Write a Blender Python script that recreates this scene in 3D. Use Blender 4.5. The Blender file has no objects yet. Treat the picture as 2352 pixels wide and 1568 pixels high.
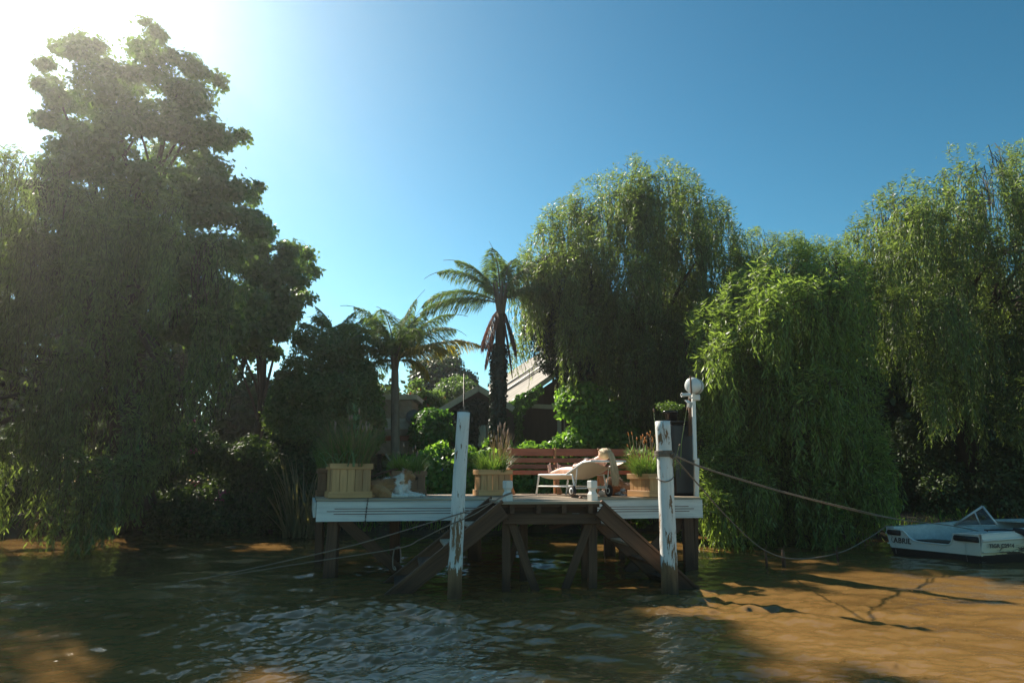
import bpy, math, random
import numpy as np
from mathutils import Vector, Matrix
R = math.radians
rnd = random.Random(7)
scn = bpy.context.scene
COL = scn.collection

# ---------------------------------------------------------------- camera
PITCH = 11.15
F = 1568.0; CX, CY = 1176.0, 784.0; EYE = 1.6
cam_d = bpy.data.cameras.new('camera'); cam = bpy.data.objects.new('camera', cam_d); COL.objects.link(cam)
cam_d.sensor_width = 36; cam_d.lens = 36 * F / 2352
cam_d.clip_start = 0.05; cam_d.clip_end = 3000
cam.location = (0, 0, EYE); cam.rotation_euler = (R(90 + PITCH), 0, 0)
scn.camera = cam

# ---------------------------------------------------------------- sky and sun
SUN_EL, SUN_AZ = 36.5, -40.5      # azimuth from +Y, minus = towards -X
world = bpy.data.worlds.new('World'); scn.world = world; world.use_nodes = True
wn = world.node_tree; wn.nodes.clear()
wo = wn.nodes.new('ShaderNodeOutputWorld'); wb = wn.nodes.new('ShaderNodeBackground')
sky = wn.nodes.new('ShaderNodeTexSky'); sky.sky_type = 'NISHITA'; sky.sun_disc = False
sky.sun_elevation = R(SUN_EL); sky.sun_rotation = R(SUN_AZ)
sky.altitude = 0; sky.air_density = 1.0; sky.dust_density = 0.5; sky.ozone_density = 1.6
wb.inputs[1].default_value = 0.085
hs = wn.nodes.new('ShaderNodeHueSaturation'); hs.inputs['Saturation'].default_value = 1.12; hs.inputs['Hue'].default_value = 0.476
sm = wn.nodes.new('ShaderNodeMix'); sm.data_type = 'RGBA'; sm.blend_type = 'MULTIPLY'; sm.inputs[0].default_value = 1.0; sm.inputs[7].default_value = (.82, 1.0, .95, 1)
v1 = wn.nodes.new('ShaderNodeVectorMath'); v1.operation = 'SCALE'; v1.inputs['Scale'].default_value = .12; gm = wn.nodes.new('ShaderNodeGamma'); gm.inputs[1].default_value = 1.45
v2 = wn.nodes.new('ShaderNodeVectorMath'); v2.operation = 'SCALE'; v2.inputs['Scale'].default_value = 8.3
wn.links.new(sky.outputs[0], v1.inputs[0]); wn.links.new(v1.outputs[0], gm.inputs[0]); wn.links.new(gm.outputs[0], v2.inputs[0]); wn.links.new(v2.outputs[0], hs.inputs['Color']); wn.links.new(hs.outputs[0], sm.inputs[6]); wn.links.new(sm.outputs[2], wb.inputs[0]); wn.links.new(wb.outputs[0], wo.inputs[0])
sd = bpy.data.lights.new('sun', 'SUN'); sun = bpy.data.objects.new('sun', sd); COL.objects.link(sun)
sd.energy = 5.0; sd.angle = R(0.8); sd.color = (1.0, 0.91, 0.76)
S = Vector((math.sin(R(SUN_AZ)) * math.cos(R(SUN_EL)), math.cos(R(SUN_AZ)) * math.cos(R(SUN_EL)), math.sin(R(SUN_EL))))
sun.rotation_euler = S.to_track_quat('Z', 'Y').to_euler(); sun.location = (0, 0, 30)
scn.view_settings.view_transform = 'Standard'; scn.view_settings.look = 'None'
scn.view_settings.exposure = 0.95; scn.view_settings.gamma = 1.0
try:
    scn.cycles.max_bounces = 6; scn.cycles.transparent_max_bounces = 4; scn.cycles.diffuse_bounces = 3
    scn.cycles.sample_clamp_indirect = 6; scn.cycles.caustics_reflective = False; scn.cycles.caustics_refractive = False
except Exception: pass

# ---------------------------------------------------------------- helpers
CT, ST = math.cos(R(PITCH)), math.sin(R(PITCH))
def Pn(px, py, Y):
    """sight line through a point of the photo, at world depth Y -> (N,3)"""
    px = np.asarray(px, float); py = np.asarray(py, float); Y = np.asarray(Y, float)
    dx = (px - CX) / F; up = (CY - py) / F
    t = Y / (CT - up * ST)
    return np.stack([dx * t, Y + 0 * t, EYE + t * (ST + up * CT)], -1)
def P(px, py, Y): return Vector(Pn(px, py, Y).tolist())
def PZ(px, Y, z):
    """point at photo column px, depth Y and height z"""
    fwd = Y * CT + (z - EYE) * ST
    return Vector(((px - CX) / F * fwd, Y, z))

ROOT = {}
def tag(o, label=None, cat=None, group=None, kind=None):
    if label: o['label'] = label
    if cat: o['category'] = cat
    if group: o['group'] = group
    if kind: o['kind'] = kind
    return o
def thing(name, label, cat, loc=(0, 0, 0), rz=0.0, group=None):
    o = bpy.data.objects.new(name, None); COL.objects.link(o)
    o.empty_display_size = 0.1
    o.location = loc; o.rotation_euler = (0, 0, rz)
    ROOT[o.name] = (Matrix.Translation(Vector(loc)) @ Matrix.Rotation(rz, 4, 'Z')).inverted()
    return tag(o, label, cat, group)
def link_mesh(name, me, mats, parent=None):
    for m in (mats if isinstance(mats, (list, tuple)) else [mats]): me.materials.append(m)
    o = bpy.data.objects.new(name, me); COL.objects.link(o)
    if parent is not None: o.parent = parent
    return o
def inv_of(parent):
    if parent is None: return None
    p = parent
    while p.parent is not None: p = p.parent
    return ROOT.get(p.name)
def copy_tree(o, parent=None):
    c = o.copy(); COL.objects.link(c); c.parent = parent
    for ch in [x for x in bpy.data.objects if x.parent == o]: copy_tree(ch, c)
    return c

class MB:
    def __init__(s): s.v = []; s.f = []; s.m = []; s.uv = []; s.sm = []
    def face(s, idx, mat=0, uv=None, smooth=False):
        s.f.append(tuple(idx)); s.m.append(mat); s.uv.append(uv or [(0, 0)] * len(idx)); s.sm.append(smooth)
    def box(s, c, size, rot=None, mat=0, taper=1.0, jitter=0.0):
        c = Vector(c); hx, hy, hz = size[0] / 2, size[1] / 2, size[2] / 2
        b = len(s.v); dims = (size[0], size[1], size[2]); la = max(range(3), key=lambda i: dims[i])
        off = (rnd.random() * 20, rnd.random() * 20); loc = []
        for z in (-1, 1):
            for y in (-1, 1):
                for x in (-1, 1):
                    t = taper if z > 0 else 1.0
                    p = Vector((x * hx * t, y * hy * t, z * hz)); loc.append(p.copy())
                    if jitter: p += Vector((rnd.uniform(-1, 1), rnd.uniform(-1, 1), rnd.uniform(-1, 1))) * jitter
                    if rot is not None: p = rot @ p
                    s.v.append(tuple(c + p))
        for q in ((0, 2, 3, 1), (4, 5, 7, 6), (0, 1, 5, 4), (2, 6, 7, 3), (0, 4, 6, 2), (1, 3, 7, 5)):
            o1 = [i for i in range(3) if i != la]
            uv = [(loc[i][la] + off[0], loc[i][o1[0]] + loc[i][o1[1]] + off[1]) for i in q]
            s.face([b + i for i in q], mat, uv)
    def beam(s, p1, p2, w, h, mat=0, up=(0, 0, 1), jitter=0.0, taper=1.0):
        """w across (horizontal side), h along the 'up' side"""
        p1, p2 = Vector(p1), Vector(p2); d = p2 - p1; L = d.length; z = d.normalized()
        u = Vector(up); x = u.cross(z)
        if x.length < 1e-4: x = Vector((1, 0, 0)).cross(z)
        x.normalize(); y = z.cross(x).normalized()
        rot = Matrix((x, y, z)).transposed()
        s.box((p1 + p2) / 2, (w, h, L), rot, mat, taper, jitter)
    def tube(s, pts, rad, n=8, mat=0, cap=True, smooth=True):
        pts = [Vector(p) for p in pts]; m = len(pts)
        rad = [rad] * m if not hasattr(rad, '__len__') else list(rad)
        b = len(s.v); off = rnd.random() * 20; acc = 0.0; ref = None; us = []
        for i, p in enumerate(pts):
            t = (pts[min(i + 1, m - 1)] - pts[max(i - 1, 0)]).normalized()
            if ref is None:
                ref = Vector((0, 0, 1)) if abs(t.z) < 0.9 else Vector((1, 0, 0))
            x = (ref - t * ref.dot(t)).normalized(); y = t.cross(x); ref = x
            if i: acc += (pts[i] - pts[i - 1]).length
            us.append(acc)
            for k in range(n):
                a = 2 * math.pi * k / n
                s.v.append(tuple(p + (x * math.cos(a) + y * math.sin(a)) * rad[i]))
        for i in range(m - 1):
            for k in range(n):
                k2 = (k + 1) % n; r0 = rad[i] * 6.28 / n
                uv = [(us[i] + off, k * r0), (us[i] + off, (k + 1) * r0), (us[i + 1] + off, (k + 1) * r0), (us[i + 1] + off, k * r0)]
                s.face([b + i * n + k, b + i * n + k2, b + (i + 1) * n + k2, b + (i + 1) * n + k], mat, uv, smooth)
        if cap:
            s.face([b + k for k in reversed(range(n))], mat); s.face([b + (m - 1) * n + k for k in range(n)], mat)
    def lathe(s, c, prof, axis=(0, 0, 1), n=20, mat=0, smooth=True):
        """prof: list of (radius, height) along the axis from c"""
        ax = Vector(axis).normalized(); c = Vector(c)
        x = ax.orthogonal().normalized(); y = ax.cross(x); b = len(s.v)
        for r, h in prof:
            for k in range(n):
                a = 2 * math.pi * k / n
                s.v.append(tuple(c + ax * h + (x * math.cos(a) + y * math.sin(a)) * max(r, 1e-4)))
        for i in range(len(prof) - 1):
            for k in range(n):
                k2 = (k + 1) % n
                s.face([b + i * n + k, b + i * n + k2, b + (i + 1) * n + k2, b + (i + 1) * n + k], mat,
                       [(prof[i][1], k * .05), (prof[i][1], k * .05 + .05), (prof[i + 1][1], k * .05 + .05), (prof[i + 1][1], k * .05)], smooth)
        s.face([b + k for k in reversed(range(n))], mat); s.face([b + (len(prof) - 1) * n + k for k in range(n)], mat)
    def prism(s, poly, vec, mat=0):
        """extrude a planar polygon (3-D points) along vec"""
        poly = [Vector(p) for p in poly]; vec = Vector(vec); n = len(poly); b = len(s.v)
        e = (poly[1] - poly[0]).normalized(); nn = vec.normalized(); g = nn.cross(e)
        for p in poly: s.v.append(tuple(p))
        for p in poly: s.v.append(tuple(p + vec))
        pu = [((p - poly[0]).dot(e), (p - poly[0]).dot(g)) for p in poly]
        s.face(list(range(b, b + n)), mat, pu); s.face([b + n + i for i in reversed(range(n))], mat, list(reversed(pu)))
        for i in range(n):
            j = (i + 1) % n; L = vec.length
            s.face([b + j, b + i, b + n + i, b + n + j], mat, [(pu[j][0], 0), (pu[i][0], 0), (pu[i][0], L), (pu[j][0], L)])
    def build(s, name, mats, parent=None, world=True, bevel=0.0, recalc=True):
        me = bpy.data.meshes.new(name)
        inv = inv_of(parent) if (world and parent is not None) else None
        vs = s.v if inv is None else [tuple(inv @ Vector(p)) for p in s.v]
        me.from_pydata(vs, [], s.f)
        ul = me.uv_layers.new(name='UVMap')
        ul.data.foreach_set('uv', np.array([c for f in s.uv for c in f], dtype=np.float32).ravel())
        me.polygons.foreach_set('material_index', s.m); me.polygons.foreach_set('use_smooth', s.sm)
        me.update()
        if recalc:
            import bmesh
            bm = bmesh.new(); bm.from_mesh(me); bmesh.ops.recalc_face_normals(bm, faces=bm.faces); bm.to_mesh(me); bm.free()
        o = link_mesh(name, me, mats, parent)
        if bevel:
            md = o.modifiers.new('bevel', 'BEVEL'); md.width = bevel; md.segments = 1; md.limit_method = 'ANGLE'; md.angle_limit = R(50)
        return o

def quads_mesh(name, co, mats, parent=None, nper=4, midx=None, smooth=False):
    """co: (N, nper, 3) world coordinates, one face each"""
    co = np.asarray(co, dtype=np.float64); N = co.shape[0]
    inv = inv_of(parent)
    flat = co.reshape(-1, 3)
    if inv is not None:
        M = np.array(inv); flat = flat @ M[:3, :3].T + M[:3, 3]
    me = bpy.data.meshes.new(name)
    me.vertices.add(N * nper); me.vertices.foreach_set('co', flat.astype(np.float32).ravel())
    me.loops.add(N * nper); me.loops.foreach_set('vertex_index', np.arange(N * nper, dtype=np.int32))
    me.polygons.add(N); me.polygons.foreach_set('loop_start', np.arange(0, N * nper, nper, dtype=np.int32))
    if midx is not None: me.polygons.foreach_set('material_index', np.asarray(midx, dtype=np.int32))
    me.update(calc_edges=True)
    return link_mesh(name, me, mats, parent)

def unit(a): return a / np.maximum(np.linalg.norm(a, axis=-1, keepdims=True), 1e-9)
def leaves(c, d, nrm, L, W):
    """diamond leaves: base c, direction d, normal nrm, length L, width W -> (N,4,3)"""
    d = unit(d); s = unit(np.cross(d, nrm)); L = np.asarray(L).reshape(-1, 1); W = np.asarray(W).reshape(-1, 1)
    n = np.cross(s, d)
    a = c; t = c + d * L; m = c + d * L * .42
    return np.stack([a, m + s * W * .5 + n * L * .04, t - n * L * .05, m - s * W * .5 + n * L * .04], 1)

# ---------------------------------------------------------------- materials
def new_mat(name):
    m = bpy.data.materials.new(name); m.use_nodes = True; nt = m.node_tree; nt.nodes.clear()
    out = nt.nodes.new('ShaderNodeOutputMaterial'); b = nt.nodes.new('ShaderNodeBsdfPrincipled')
    nt.links.new(b.outputs[0], out.inputs[0]); return m, nt, b, out
def N(nt, t, **kw):
    n = nt.nodes.new(t)
    for k, v in kw.items(): setattr(n, k, v)
    return n
def ramp(nt, fac, stops):
    r = N(nt, 'ShaderNodeValToRGB'); e = r.color_ramp.elements
    while len(e) < len(stops): e.new(0.5)
    for i, (p, c) in enumerate(stops): e[i].position = p; e[i].color = (*c, 1)
    nt.links.new(fac, r.inputs[0]); return r
def mixc(nt, fac, a, b, blend='MIX'):
    m = N(nt, 'ShaderNodeMix', data_type='RGBA', blend_type=blend)
    for sock, val in ((m.inputs[0], fac), (m.inputs[6], a), (m.inputs[7], b)):
        if isinstance(val, (int, float)): sock.default_value = val
        elif isinstance(val, tuple): sock.default_value = (*val, 1)
        else: nt.links.new(val, sock)
    return m.outputs[2]
def noise(nt, vec, scale, detail=4, rough=.6, dist=0.0):
    n = N(nt, 'ShaderNodeTexNoise'); n.inputs['Scale'].default_value = scale; n.inputs['Detail'].default_value = detail
    n.inputs['Roughness'].default_value = rough; n.inputs['Distortion'].default_value = dist
    if vec is not None: nt.links.new(vec, n.inputs['Vector'])
    return n.outputs['Fac']
def uvmap(nt, scale, src='UV'):
    tc = N(nt, 'ShaderNodeTexCoord'); mp = N(nt, 'ShaderNodeMapping'); mp.inputs['Scale'].default_value = scale
    nt.links.new(tc.outputs[src], mp.inputs[0]); return mp.outputs[0]
def bump(nt, b, h, strength=.3, dist=.01):
    bp = N(nt, 'ShaderNodeBump'); bp.inputs['Strength'].default_value = strength; bp.inputs['Distance'].default_value = dist
    nt.links.new(h, bp.inputs['Height']); nt.links.new(bp.outputs[0], b.inputs['Normal'])

def wood_mat(name, dark, light, rough=.75, grain=40, paint=None, peel=.5, wetz=None):
    """wood grain along U; optional paint that has peeled off in flakes; optional dark river-wet foot below height wetz"""
    m, nt, b, out = new_mat(name)
    g = noise(nt, uvmap(nt, (1.6, grain, 1)), 1.0, 6, .65, .3)
    big = noise(nt, uvmap(nt, (.7, 5, 1)), 1.0, 3, .5)
    wr = ramp(nt, g, [(.3, dark), (.7, light)])
    col = mixc(nt, .35, wr.outputs[0], ramp(nt, big, [(.35, tuple(x * .55 for x in dark)), (.7, light)]).outputs[0])
    isl = N(nt, 'ShaderNodeNewGeometry')
    var = ramp(nt, isl.outputs['Random Per Island'], [(0, (.72, .70, .70)), (1, (1.12, 1.1, 1.05))])
    col = mixc(nt, 1.0, col, var.outputs[0], 'MULTIPLY')
    h = g
    if paint:
        pk = noise(nt, uvmap(nt, (3.0, 16, 1)), 1.0, 8, .7, .6)
        pk2 = noise(nt, uvmap(nt, (1.2, 4, 1)), 1.0, 3, .5)
        ad = N(nt, 'ShaderNodeMath', operation='MULTIPLY_ADD'); ad.inputs[1].default_value = .5
        nt.links.new(pk2, ad.inputs[0]); nt.links.new(pk, ad.inputs[2])
        mask = ramp(nt, ad.outputs[0], [(peel, (0, 0, 0)), (peel + .02, (1, 1, 1))]).outputs[0]
        if wetz is not None:
            sx = N(nt, 'ShaderNodeSeparateXYZ'); gp = N(nt, 'ShaderNodeNewGeometry'); nt.links.new(gp.outputs['Position'], sx.inputs[0])
            nz = N(nt, 'ShaderNodeMath', operation='MULTIPLY_ADD'); nz.inputs[1].default_value = .55; nt.links.new(pk, nz.inputs[0]); nt.links.new(sx.outputs['Z'], nz.inputs[2])
            zm = N(nt, 'ShaderNodeMapRange'); zm.inputs['From Min'].default_value = wetz + .27; zm.inputs['From Max'].default_value = wetz + .285
            nt.links.new(nz.outputs[0], zm.inputs['Value'])
            mu = N(nt, 'ShaderNodeMath', operation='MULTIPLY'); nt.links.new(mask, mu.inputs[0]); nt.links.new(zm.outputs[0], mu.inputs[1]); mask = mu.outputs[0]
        stain = ramp(nt, pk2, [(.3, tuple(x * .8 for x in paint)), (.6, paint)]).outputs[0]
        fine = ramp(nt, g, [(.25, (.78, .78, .78)), (.5, (1, 1, 1))]).outputs[0]
        stain = mixc(nt, 1.0, stain, fine, 'MULTIPLY')
        col = mixc(nt, mask, col, stain); h = mask
    if wetz is not None:
        gp = N(nt, 'ShaderNodeNewGeometry'); sx = N(nt, 'ShaderNodeSeparateXYZ'); nt.links.new(gp.outputs['Position'], sx.inputs[0])
        nz = N(nt, 'ShaderNodeMath', operation='MULTIPLY_ADD'); nz.inputs[1].default_value = .5; nt.links.new(big, nz.inputs[0]); nt.links.new(sx.outputs['Z'], nz.inputs[2])
        zr = N(nt, 'ShaderNodeMapRange'); zr.inputs['From Min'].default_value = .38; zr.inputs['From Max'].default_value = .62
        nt.links.new(nz.outputs[0], zr.inputs['Value'])
        wet = mixc(nt, 1.0, col, (.38, .33, .26), 'MULTIPLY')
        col = mixc(nt, zr.outputs[0], wet, col)
    nt.links.new(col, b.inputs['Base Color']); b.inputs['Roughness'].default_value = rough
    bump(nt, b, h, .5, .004)
    return m
def plain(name, col, rough=.5, metal=0.0, var=.12, scale=12, bmp=.05):
    m, nt, b, out = new_mat(name)
    n = noise(nt, uvmap(nt, (1, 1, 1), 'Object'), scale, 5, .65)
    r = ramp(nt, n, [(.3, tuple(max(0, c * (1 - var)) for c in col)), (.7, tuple(min(1, c * (1 + var)) for c in col))])
    nt.links.new(r.outputs[0], b.inputs['Base Color']); b.inputs['Roughness'].default_value = rough; b.inputs['Metallic'].default_value = metal
    if bmp: bump(nt, b, n, bmp, .01)
    return m
def leaf_mat(name, c1, c2, tr=.38, trc=None, rough=.45, extra=None):
    """leaf: gloss + light shining through; colour differs from leaf to leaf"""
    m, nt, b, out = new_mat(name)
    g = N(nt, 'ShaderNodeNewGeometry')
    st = [(0, c1), (.85, c2)] + ([(.93, extra)] if extra else [(1, tuple(min(1, x * 1.25) for x in c2))])
    r = ramp(nt, g.outputs['Random Per Island'], st)
    nt.links.new(r.outputs[0], b.inputs['Base Color']); b.inputs['Roughness'].default_value = rough
    b.inputs['Specular IOR Level'].default_value = .45
    t = N(nt, 'ShaderNodeBsdfTranslucent')
    tc = mixc(nt, 1.0, r.outputs[0], trc or (1.9, 2.0, .8), 'MULTIPLY'); nt.links.new(tc, t.inputs[0])
    mx = N(nt, 'ShaderNodeMixShader'); mx.inputs[0].default_value = tr
    nt.links.new(b.outputs[0], mx.inputs[1]); nt.links.new(t.outputs[0], mx.inputs[2]); nt.links.new(mx.outputs[0], out.inputs[0])
    return m

M = {}
M['old_wood'] = wood_mat('old_dark_timber', (.055, .027, .015), (.175, .090, .048), .8, 34, wetz=.1)
M['deck'] = wood_mat('weathered_deck_board', (.28, .21, .145), (.56, .45, .33), .7, 40)
M['pine'] = wood_mat('pine_slat', (.42, .21, .075), (.74, .44, .20), .6, 26)
M['pine_dark'] = wood_mat('stained_pine_slat', (.16, .075, .035), (.30, .16, .08), .6, 26)
M['bench'] = wood_mat('red_hardwood', (.25, .058, .028), (.50, .15, .065), .5, 30)
M['bench_leg'] = wood_mat('orange_hardwood', (.32, .12, .04), (.55, .26, .11), .5, 30)
M['white_wood'] = wood_mat('white_painted_board', (.20, .15, .11), (.34, .27, .21), .55, 26, paint=(.82, .80, .74), peel=.44)
M['pile'] = wood_mat('flaking_white_pile', (.16, .080, .034), (.34, .20, .095), .7, 22, paint=(.82, .81, .77), peel=.66, wetz=.48)
M['bark'] = wood_mat('tree_bark', (.04, .028, .02), (.11, .08, .055), .9, 12)
M['palm_bark'] = wood_mat('palm_bark', (.12, .09, .07), (.26, .21, .16), .9, 8)
M['stripe'] = plain('brown_stripe_paint', (.16, .07, .05), .6)
M['white_metal'] = plain('white_enamel_tube', (.80, .80, .78), .3, 0, .04)
M['sling'] = plain('cream_sling_cloth', (.74, .64, .50), .8, 0, .06, 60)
M['rubber'] = plain('black_rubber', (.015, .015, .016), .7)
M['black'] = plain('black_painted_panel', (.012, .012, .013), .45)
M['grey_plastic'] = plain('grey_plastic', (.50, .50, .49), .4, 0, .05)
M['lamp'] = plain('opal_lamp_shell', (.78, .80, .78), .25, 0, .05, 8)
M['rope'] = plain('hemp_rope', (.22, .17, .13), .9, 0, .3, 120, .3)
M['chain'] = plain('rusty_chain', (.07, .04, .03), .6, .6)
M['soil'] = plain('dark_soil', (.035, .025, .018), .95)
M['terracotta'] = plain('terracotta', (.50, .22, .13), .8)
M['roof'] = wood_mat('pale_shingle_roof', (.30, .27, .24), (.52, .48, .43), .85, 18)
M['house_wall'] = wood_mat('dark_house_board', (.05, .038, .035), (.11, .085, .075), .8, 8)
M['house_trim'] = plain('pale_house_trim', (.50, .50, .48), .6)
M['glass'] = plain('window_glass', (.02, .025, .03), .05)
M['hut_a'] = wood_mat('pinkish_cladding', (.36, .27, .22), (.48, .38, .31), .7, 20)
M['hut_b'] = wood_mat('pale_cladding', (.55, .53, .49), (.70, .67, .62), .7, 20)
M['skin'] = plain('skin', (.72, .42, .32), .45, 0, .06, 20, .02)
M['hair'] = wood_mat('blonde_hair', (.55, .38, .20), (.85, .68, .44), .5, 160)
M['cloth'] = plain('dark_patterned_cloth', (.05, .035, .05), .7, 0, .9, 60)
M['willow'] = leaf_mat('willow_leaf', (.095, .135, .05), (.18, .235, .09), .44)
M['willow_b'] = leaf_mat('bright_willow_leaf', (.115, .17, .05), (.21, .285, .095), .48)
M['broad'] = leaf_mat('broad_leaf', (.075, .125, .045), (.13, .20, .08), .48)
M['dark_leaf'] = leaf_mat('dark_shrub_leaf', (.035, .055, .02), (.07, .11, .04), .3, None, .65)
M['hedge'] = leaf_mat('bright_hedge_leaf', (.09, .18, .035), (.19, .32, .07), .5)
M['vine'] = leaf_mat('vine_leaf', (.05, .12, .03), (.10, .21, .05), .4)
M['mid_leaf'] = leaf_mat('mid_green_leaf', (.085, .125, .045), (.15, .20, .08), .42, None, .6)
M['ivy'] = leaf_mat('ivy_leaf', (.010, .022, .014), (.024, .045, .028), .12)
M['palm'] = leaf_mat('palm_leaflet', (.07, .12, .05), (.14, .20, .08), .42, None, .65)
M['palm_y'] = leaf_mat('sunburnt_palm_leaflet', (.14, .14, .03), (.32, .24, .05), .45)
M['palm_dead'] = leaf_mat('dead_palm_leaflet', (.12, .055, .045), (.22, .10, .075), .3, (1.3, 1.1, .9))
M['grass'] = leaf_mat('grass_blade', (.07, .13, .035), (.15, .22, .07), .4)
M['grass_dry'] = leaf_mat('dry_grass_blade', (.17, .13, .06), (.30, .23, .11), .4, (1.3, 1.2, .9))
M['grass_blue'] = leaf_mat('grey_green_strap', (.10, .18, .10), (.20, .30, .17), .35)
M['flax'] = leaf_mat('flax_blade', (.13, .12, .07), (.24, .21, .13), .25)
M['far'] = leaf_mat('far_leaf', (.03, .055, .022), (.055, .09, .035), .3)
M['pink'] = plain('pink_petal', (.50, .10, .22), .6)
M['red'] = plain('red_petal', (.65, .06, .04), .6)
M['lilac'] = plain('lilac_petal', (.30, .27, .55), .6)
M['cream_petal'] = plain('cream_petal', (.55, .60, .35), .6)
M['orange'] = plain('orange_flower', (.75, .25, .04), .6)
M['plume'] = plain('seed_plume', (.38, .24, .17), .9)

# ---------------------------------------------------------------- water
def build_water():
    rng = np.random.default_rng(5)
    def grid(nr, na):
        return None
    # rings around the camera's foot, spaced so that ripples stay fine near the eye
    inv = np.linspace(1 / 2.2, 1 / 34.0, 900); r = 1 / inv
    ang = np.radians(np.linspace(-46, 46, 1000))
    Rr, A = np.meshgrid(r, ang, indexing='ij')
    X = Rr * np.sin(A); Y = Rr * np.cos(A)
    cs = rng.uniform(0, 50, 4)
    # slow patches where wind ripples the river more or less
    patch = .5 + .5 * np.sin(X * .55 + Y * .35 + 1.3 * np.sin(Y * .5 + cs[0])) * np.sin(Y * .8 - X * .25 + 1.7 * np.sin(X * .45 + cs[1]))
    H = np.zeros_like(X)
    for i in range(64):
        lam = .07 * (1.0 / .07) ** rng.random() if i < 58 else rng.uniform(1.8, 4)
        th = rng.normal(R(98), .5)
        k = 2 * math.pi / lam
        amp = .0060 * lam ** .7 * rng.uniform(.5, 1.1) if i < 58 else .006
        kx, ky = k * math.cos(th), k * math.sin(th)
        ph = kx * X + ky * Y + rng.uniform(0, 6.28) + .8 * np.sin(.9 * X + 1.1 * Y + i) + .5 * np.sin(2.3 * X - 1.7 * Y + 2 * i)
        w = (.25 + 1.0 * patch) if lam < .8 else 1.0
        cut = np.clip(1.6 - (Rr * Rr * 0.0016) / lam, 0, 1)     # too fine to be resolved by the mesh far away
        H += amp * (np.sin(ph) + .25 * np.sin(2 * ph + .7)) * w * cut
    H *= np.clip((34.0 - Rr) / 6, 0, 1)
    nr, na = X.shape
    co = np.stack([X, Y, H], -1).reshape(-1, 3)
    idx = np.arange(nr * na).reshape(nr, na)
    q = np.stack([idx[:-1, :-1], idx[:-1, 1:], idx[1:, 1:], idx[1:, :-1]], -1).reshape(-1, 4)
    # the calm remainder of the river round the fine sheet
    ext = []
    eo = len(co)
    def e(x, y): ext.append((x, y, 0.0)); return eo + len(ext) - 1
    far = 70.0
    lo, hi = [idx[0, j] for j in range(0, na, na - 1)], None
    # left wedge, right wedge and the part behind the camera
    a0, a1 = idx[:, 0], idx[:, -1]
    eq = []
    L0 = [e(-far, float(Y[i, 0])) for i in (0, nr - 1)]; R0 = [e(far, float(Y[i, -1])) for i in (0, nr - 1)]
    faces_extra = [list(a0) + [L0[1], L0[0]], list(a1[::-1]) + [R0[0], R0[1]]]
    b1, b2 = e(-far, -40), e(far, -40)
    faces_extra.append(list(idx[0, :]) + [R0[0], b2, b1, L0[0]])
    co = np.vstack([co, np.array(ext)])
    me = bpy.data.meshes.new('river_water')
    nq = len(q); loops = np.concatenate([q.ravel()] + [np.array(f) for f in faces_extra]).astype(np.int32)
    starts = np.concatenate([np.arange(0, nq * 4, 4), nq * 4 + np.cumsum([0] + [len(f) for f in faces_extra[:-1]])]).astype(np.int32)
    me.vertices.add(len(co)); me.vertices.foreach_set('co', co.astype(np.float32).ravel())
    me.loops.add(len(loops)); me.loops.foreach_set('vertex_index', loops)
    me.polygons.add(len(starts)); me.polygons.foreach_set('loop_start', starts)
    me.update(calc_edges=True)
    me.polygons.foreach_set('use_smooth', [True] * len(starts))
    m, nt, b, out = new_mat('muddy_river_water')
    tc = uvmap(nt, (1, 1, 1), 'Object')
    n1 = noise(nt, uvmap(nt, (.35, .9, 1), 'Object'), 1.0, 4, .55, .4)
    r = ramp(nt, n1, [(.3, (.180, .098, .031)), (.7, (.236, .136, .046))])
    # silt lit from above (its light does not follow the ripples) under a clear rippled skin
    nt.nodes.remove(b); df = N(nt, 'ShaderNodeBsdfDiffuse'); nt.links.new(r.outputs[0], df.inputs['Color'])
    upn = N(nt, 'ShaderNodeCombineXYZ'); upn.inputs[2].default_value = 1.0; nt.links.new(upn.outputs[0], df.inputs['Normal'])
    gl = N(nt, 'ShaderNodeBsdfGlossy'); gl.inputs['Roughness'].default_value = .03; gl.inputs['Color'].default_value = (1, 1, 1, 1)
    f1 = noise(nt, uvmap(nt, (7, 22, 1), 'Object'), 1.0, 3, .6, .4); bp = N(nt, 'ShaderNodeBump'); bp.inputs['Strength'].default_value = .35; bp.inputs['Distance'].default_value = .010
    nt.links.new(f1, bp.inputs['Height']); nt.links.new(bp.outputs[0], gl.inputs['Normal'])
    fr = N(nt, 'ShaderNodeFresnel'); fr.inputs['IOR'].default_value = 1.45; nt.links.new(bp.outputs[0], fr.inputs['Normal'])
    ms = N(nt, 'ShaderNodeMixShader'); nt.links.new(fr.outputs[0], ms.inputs[0]); nt.links.new(df.outputs[0], ms.inputs[1]); nt.links.new(gl.outputs[0], ms.inputs[2]); nt.links.new(ms.outputs[0], out.inputs[0])
    o = link_mesh('water', me, m); o.location.z = .13; tag(o, kind='structure'); return o
build_water()

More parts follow.
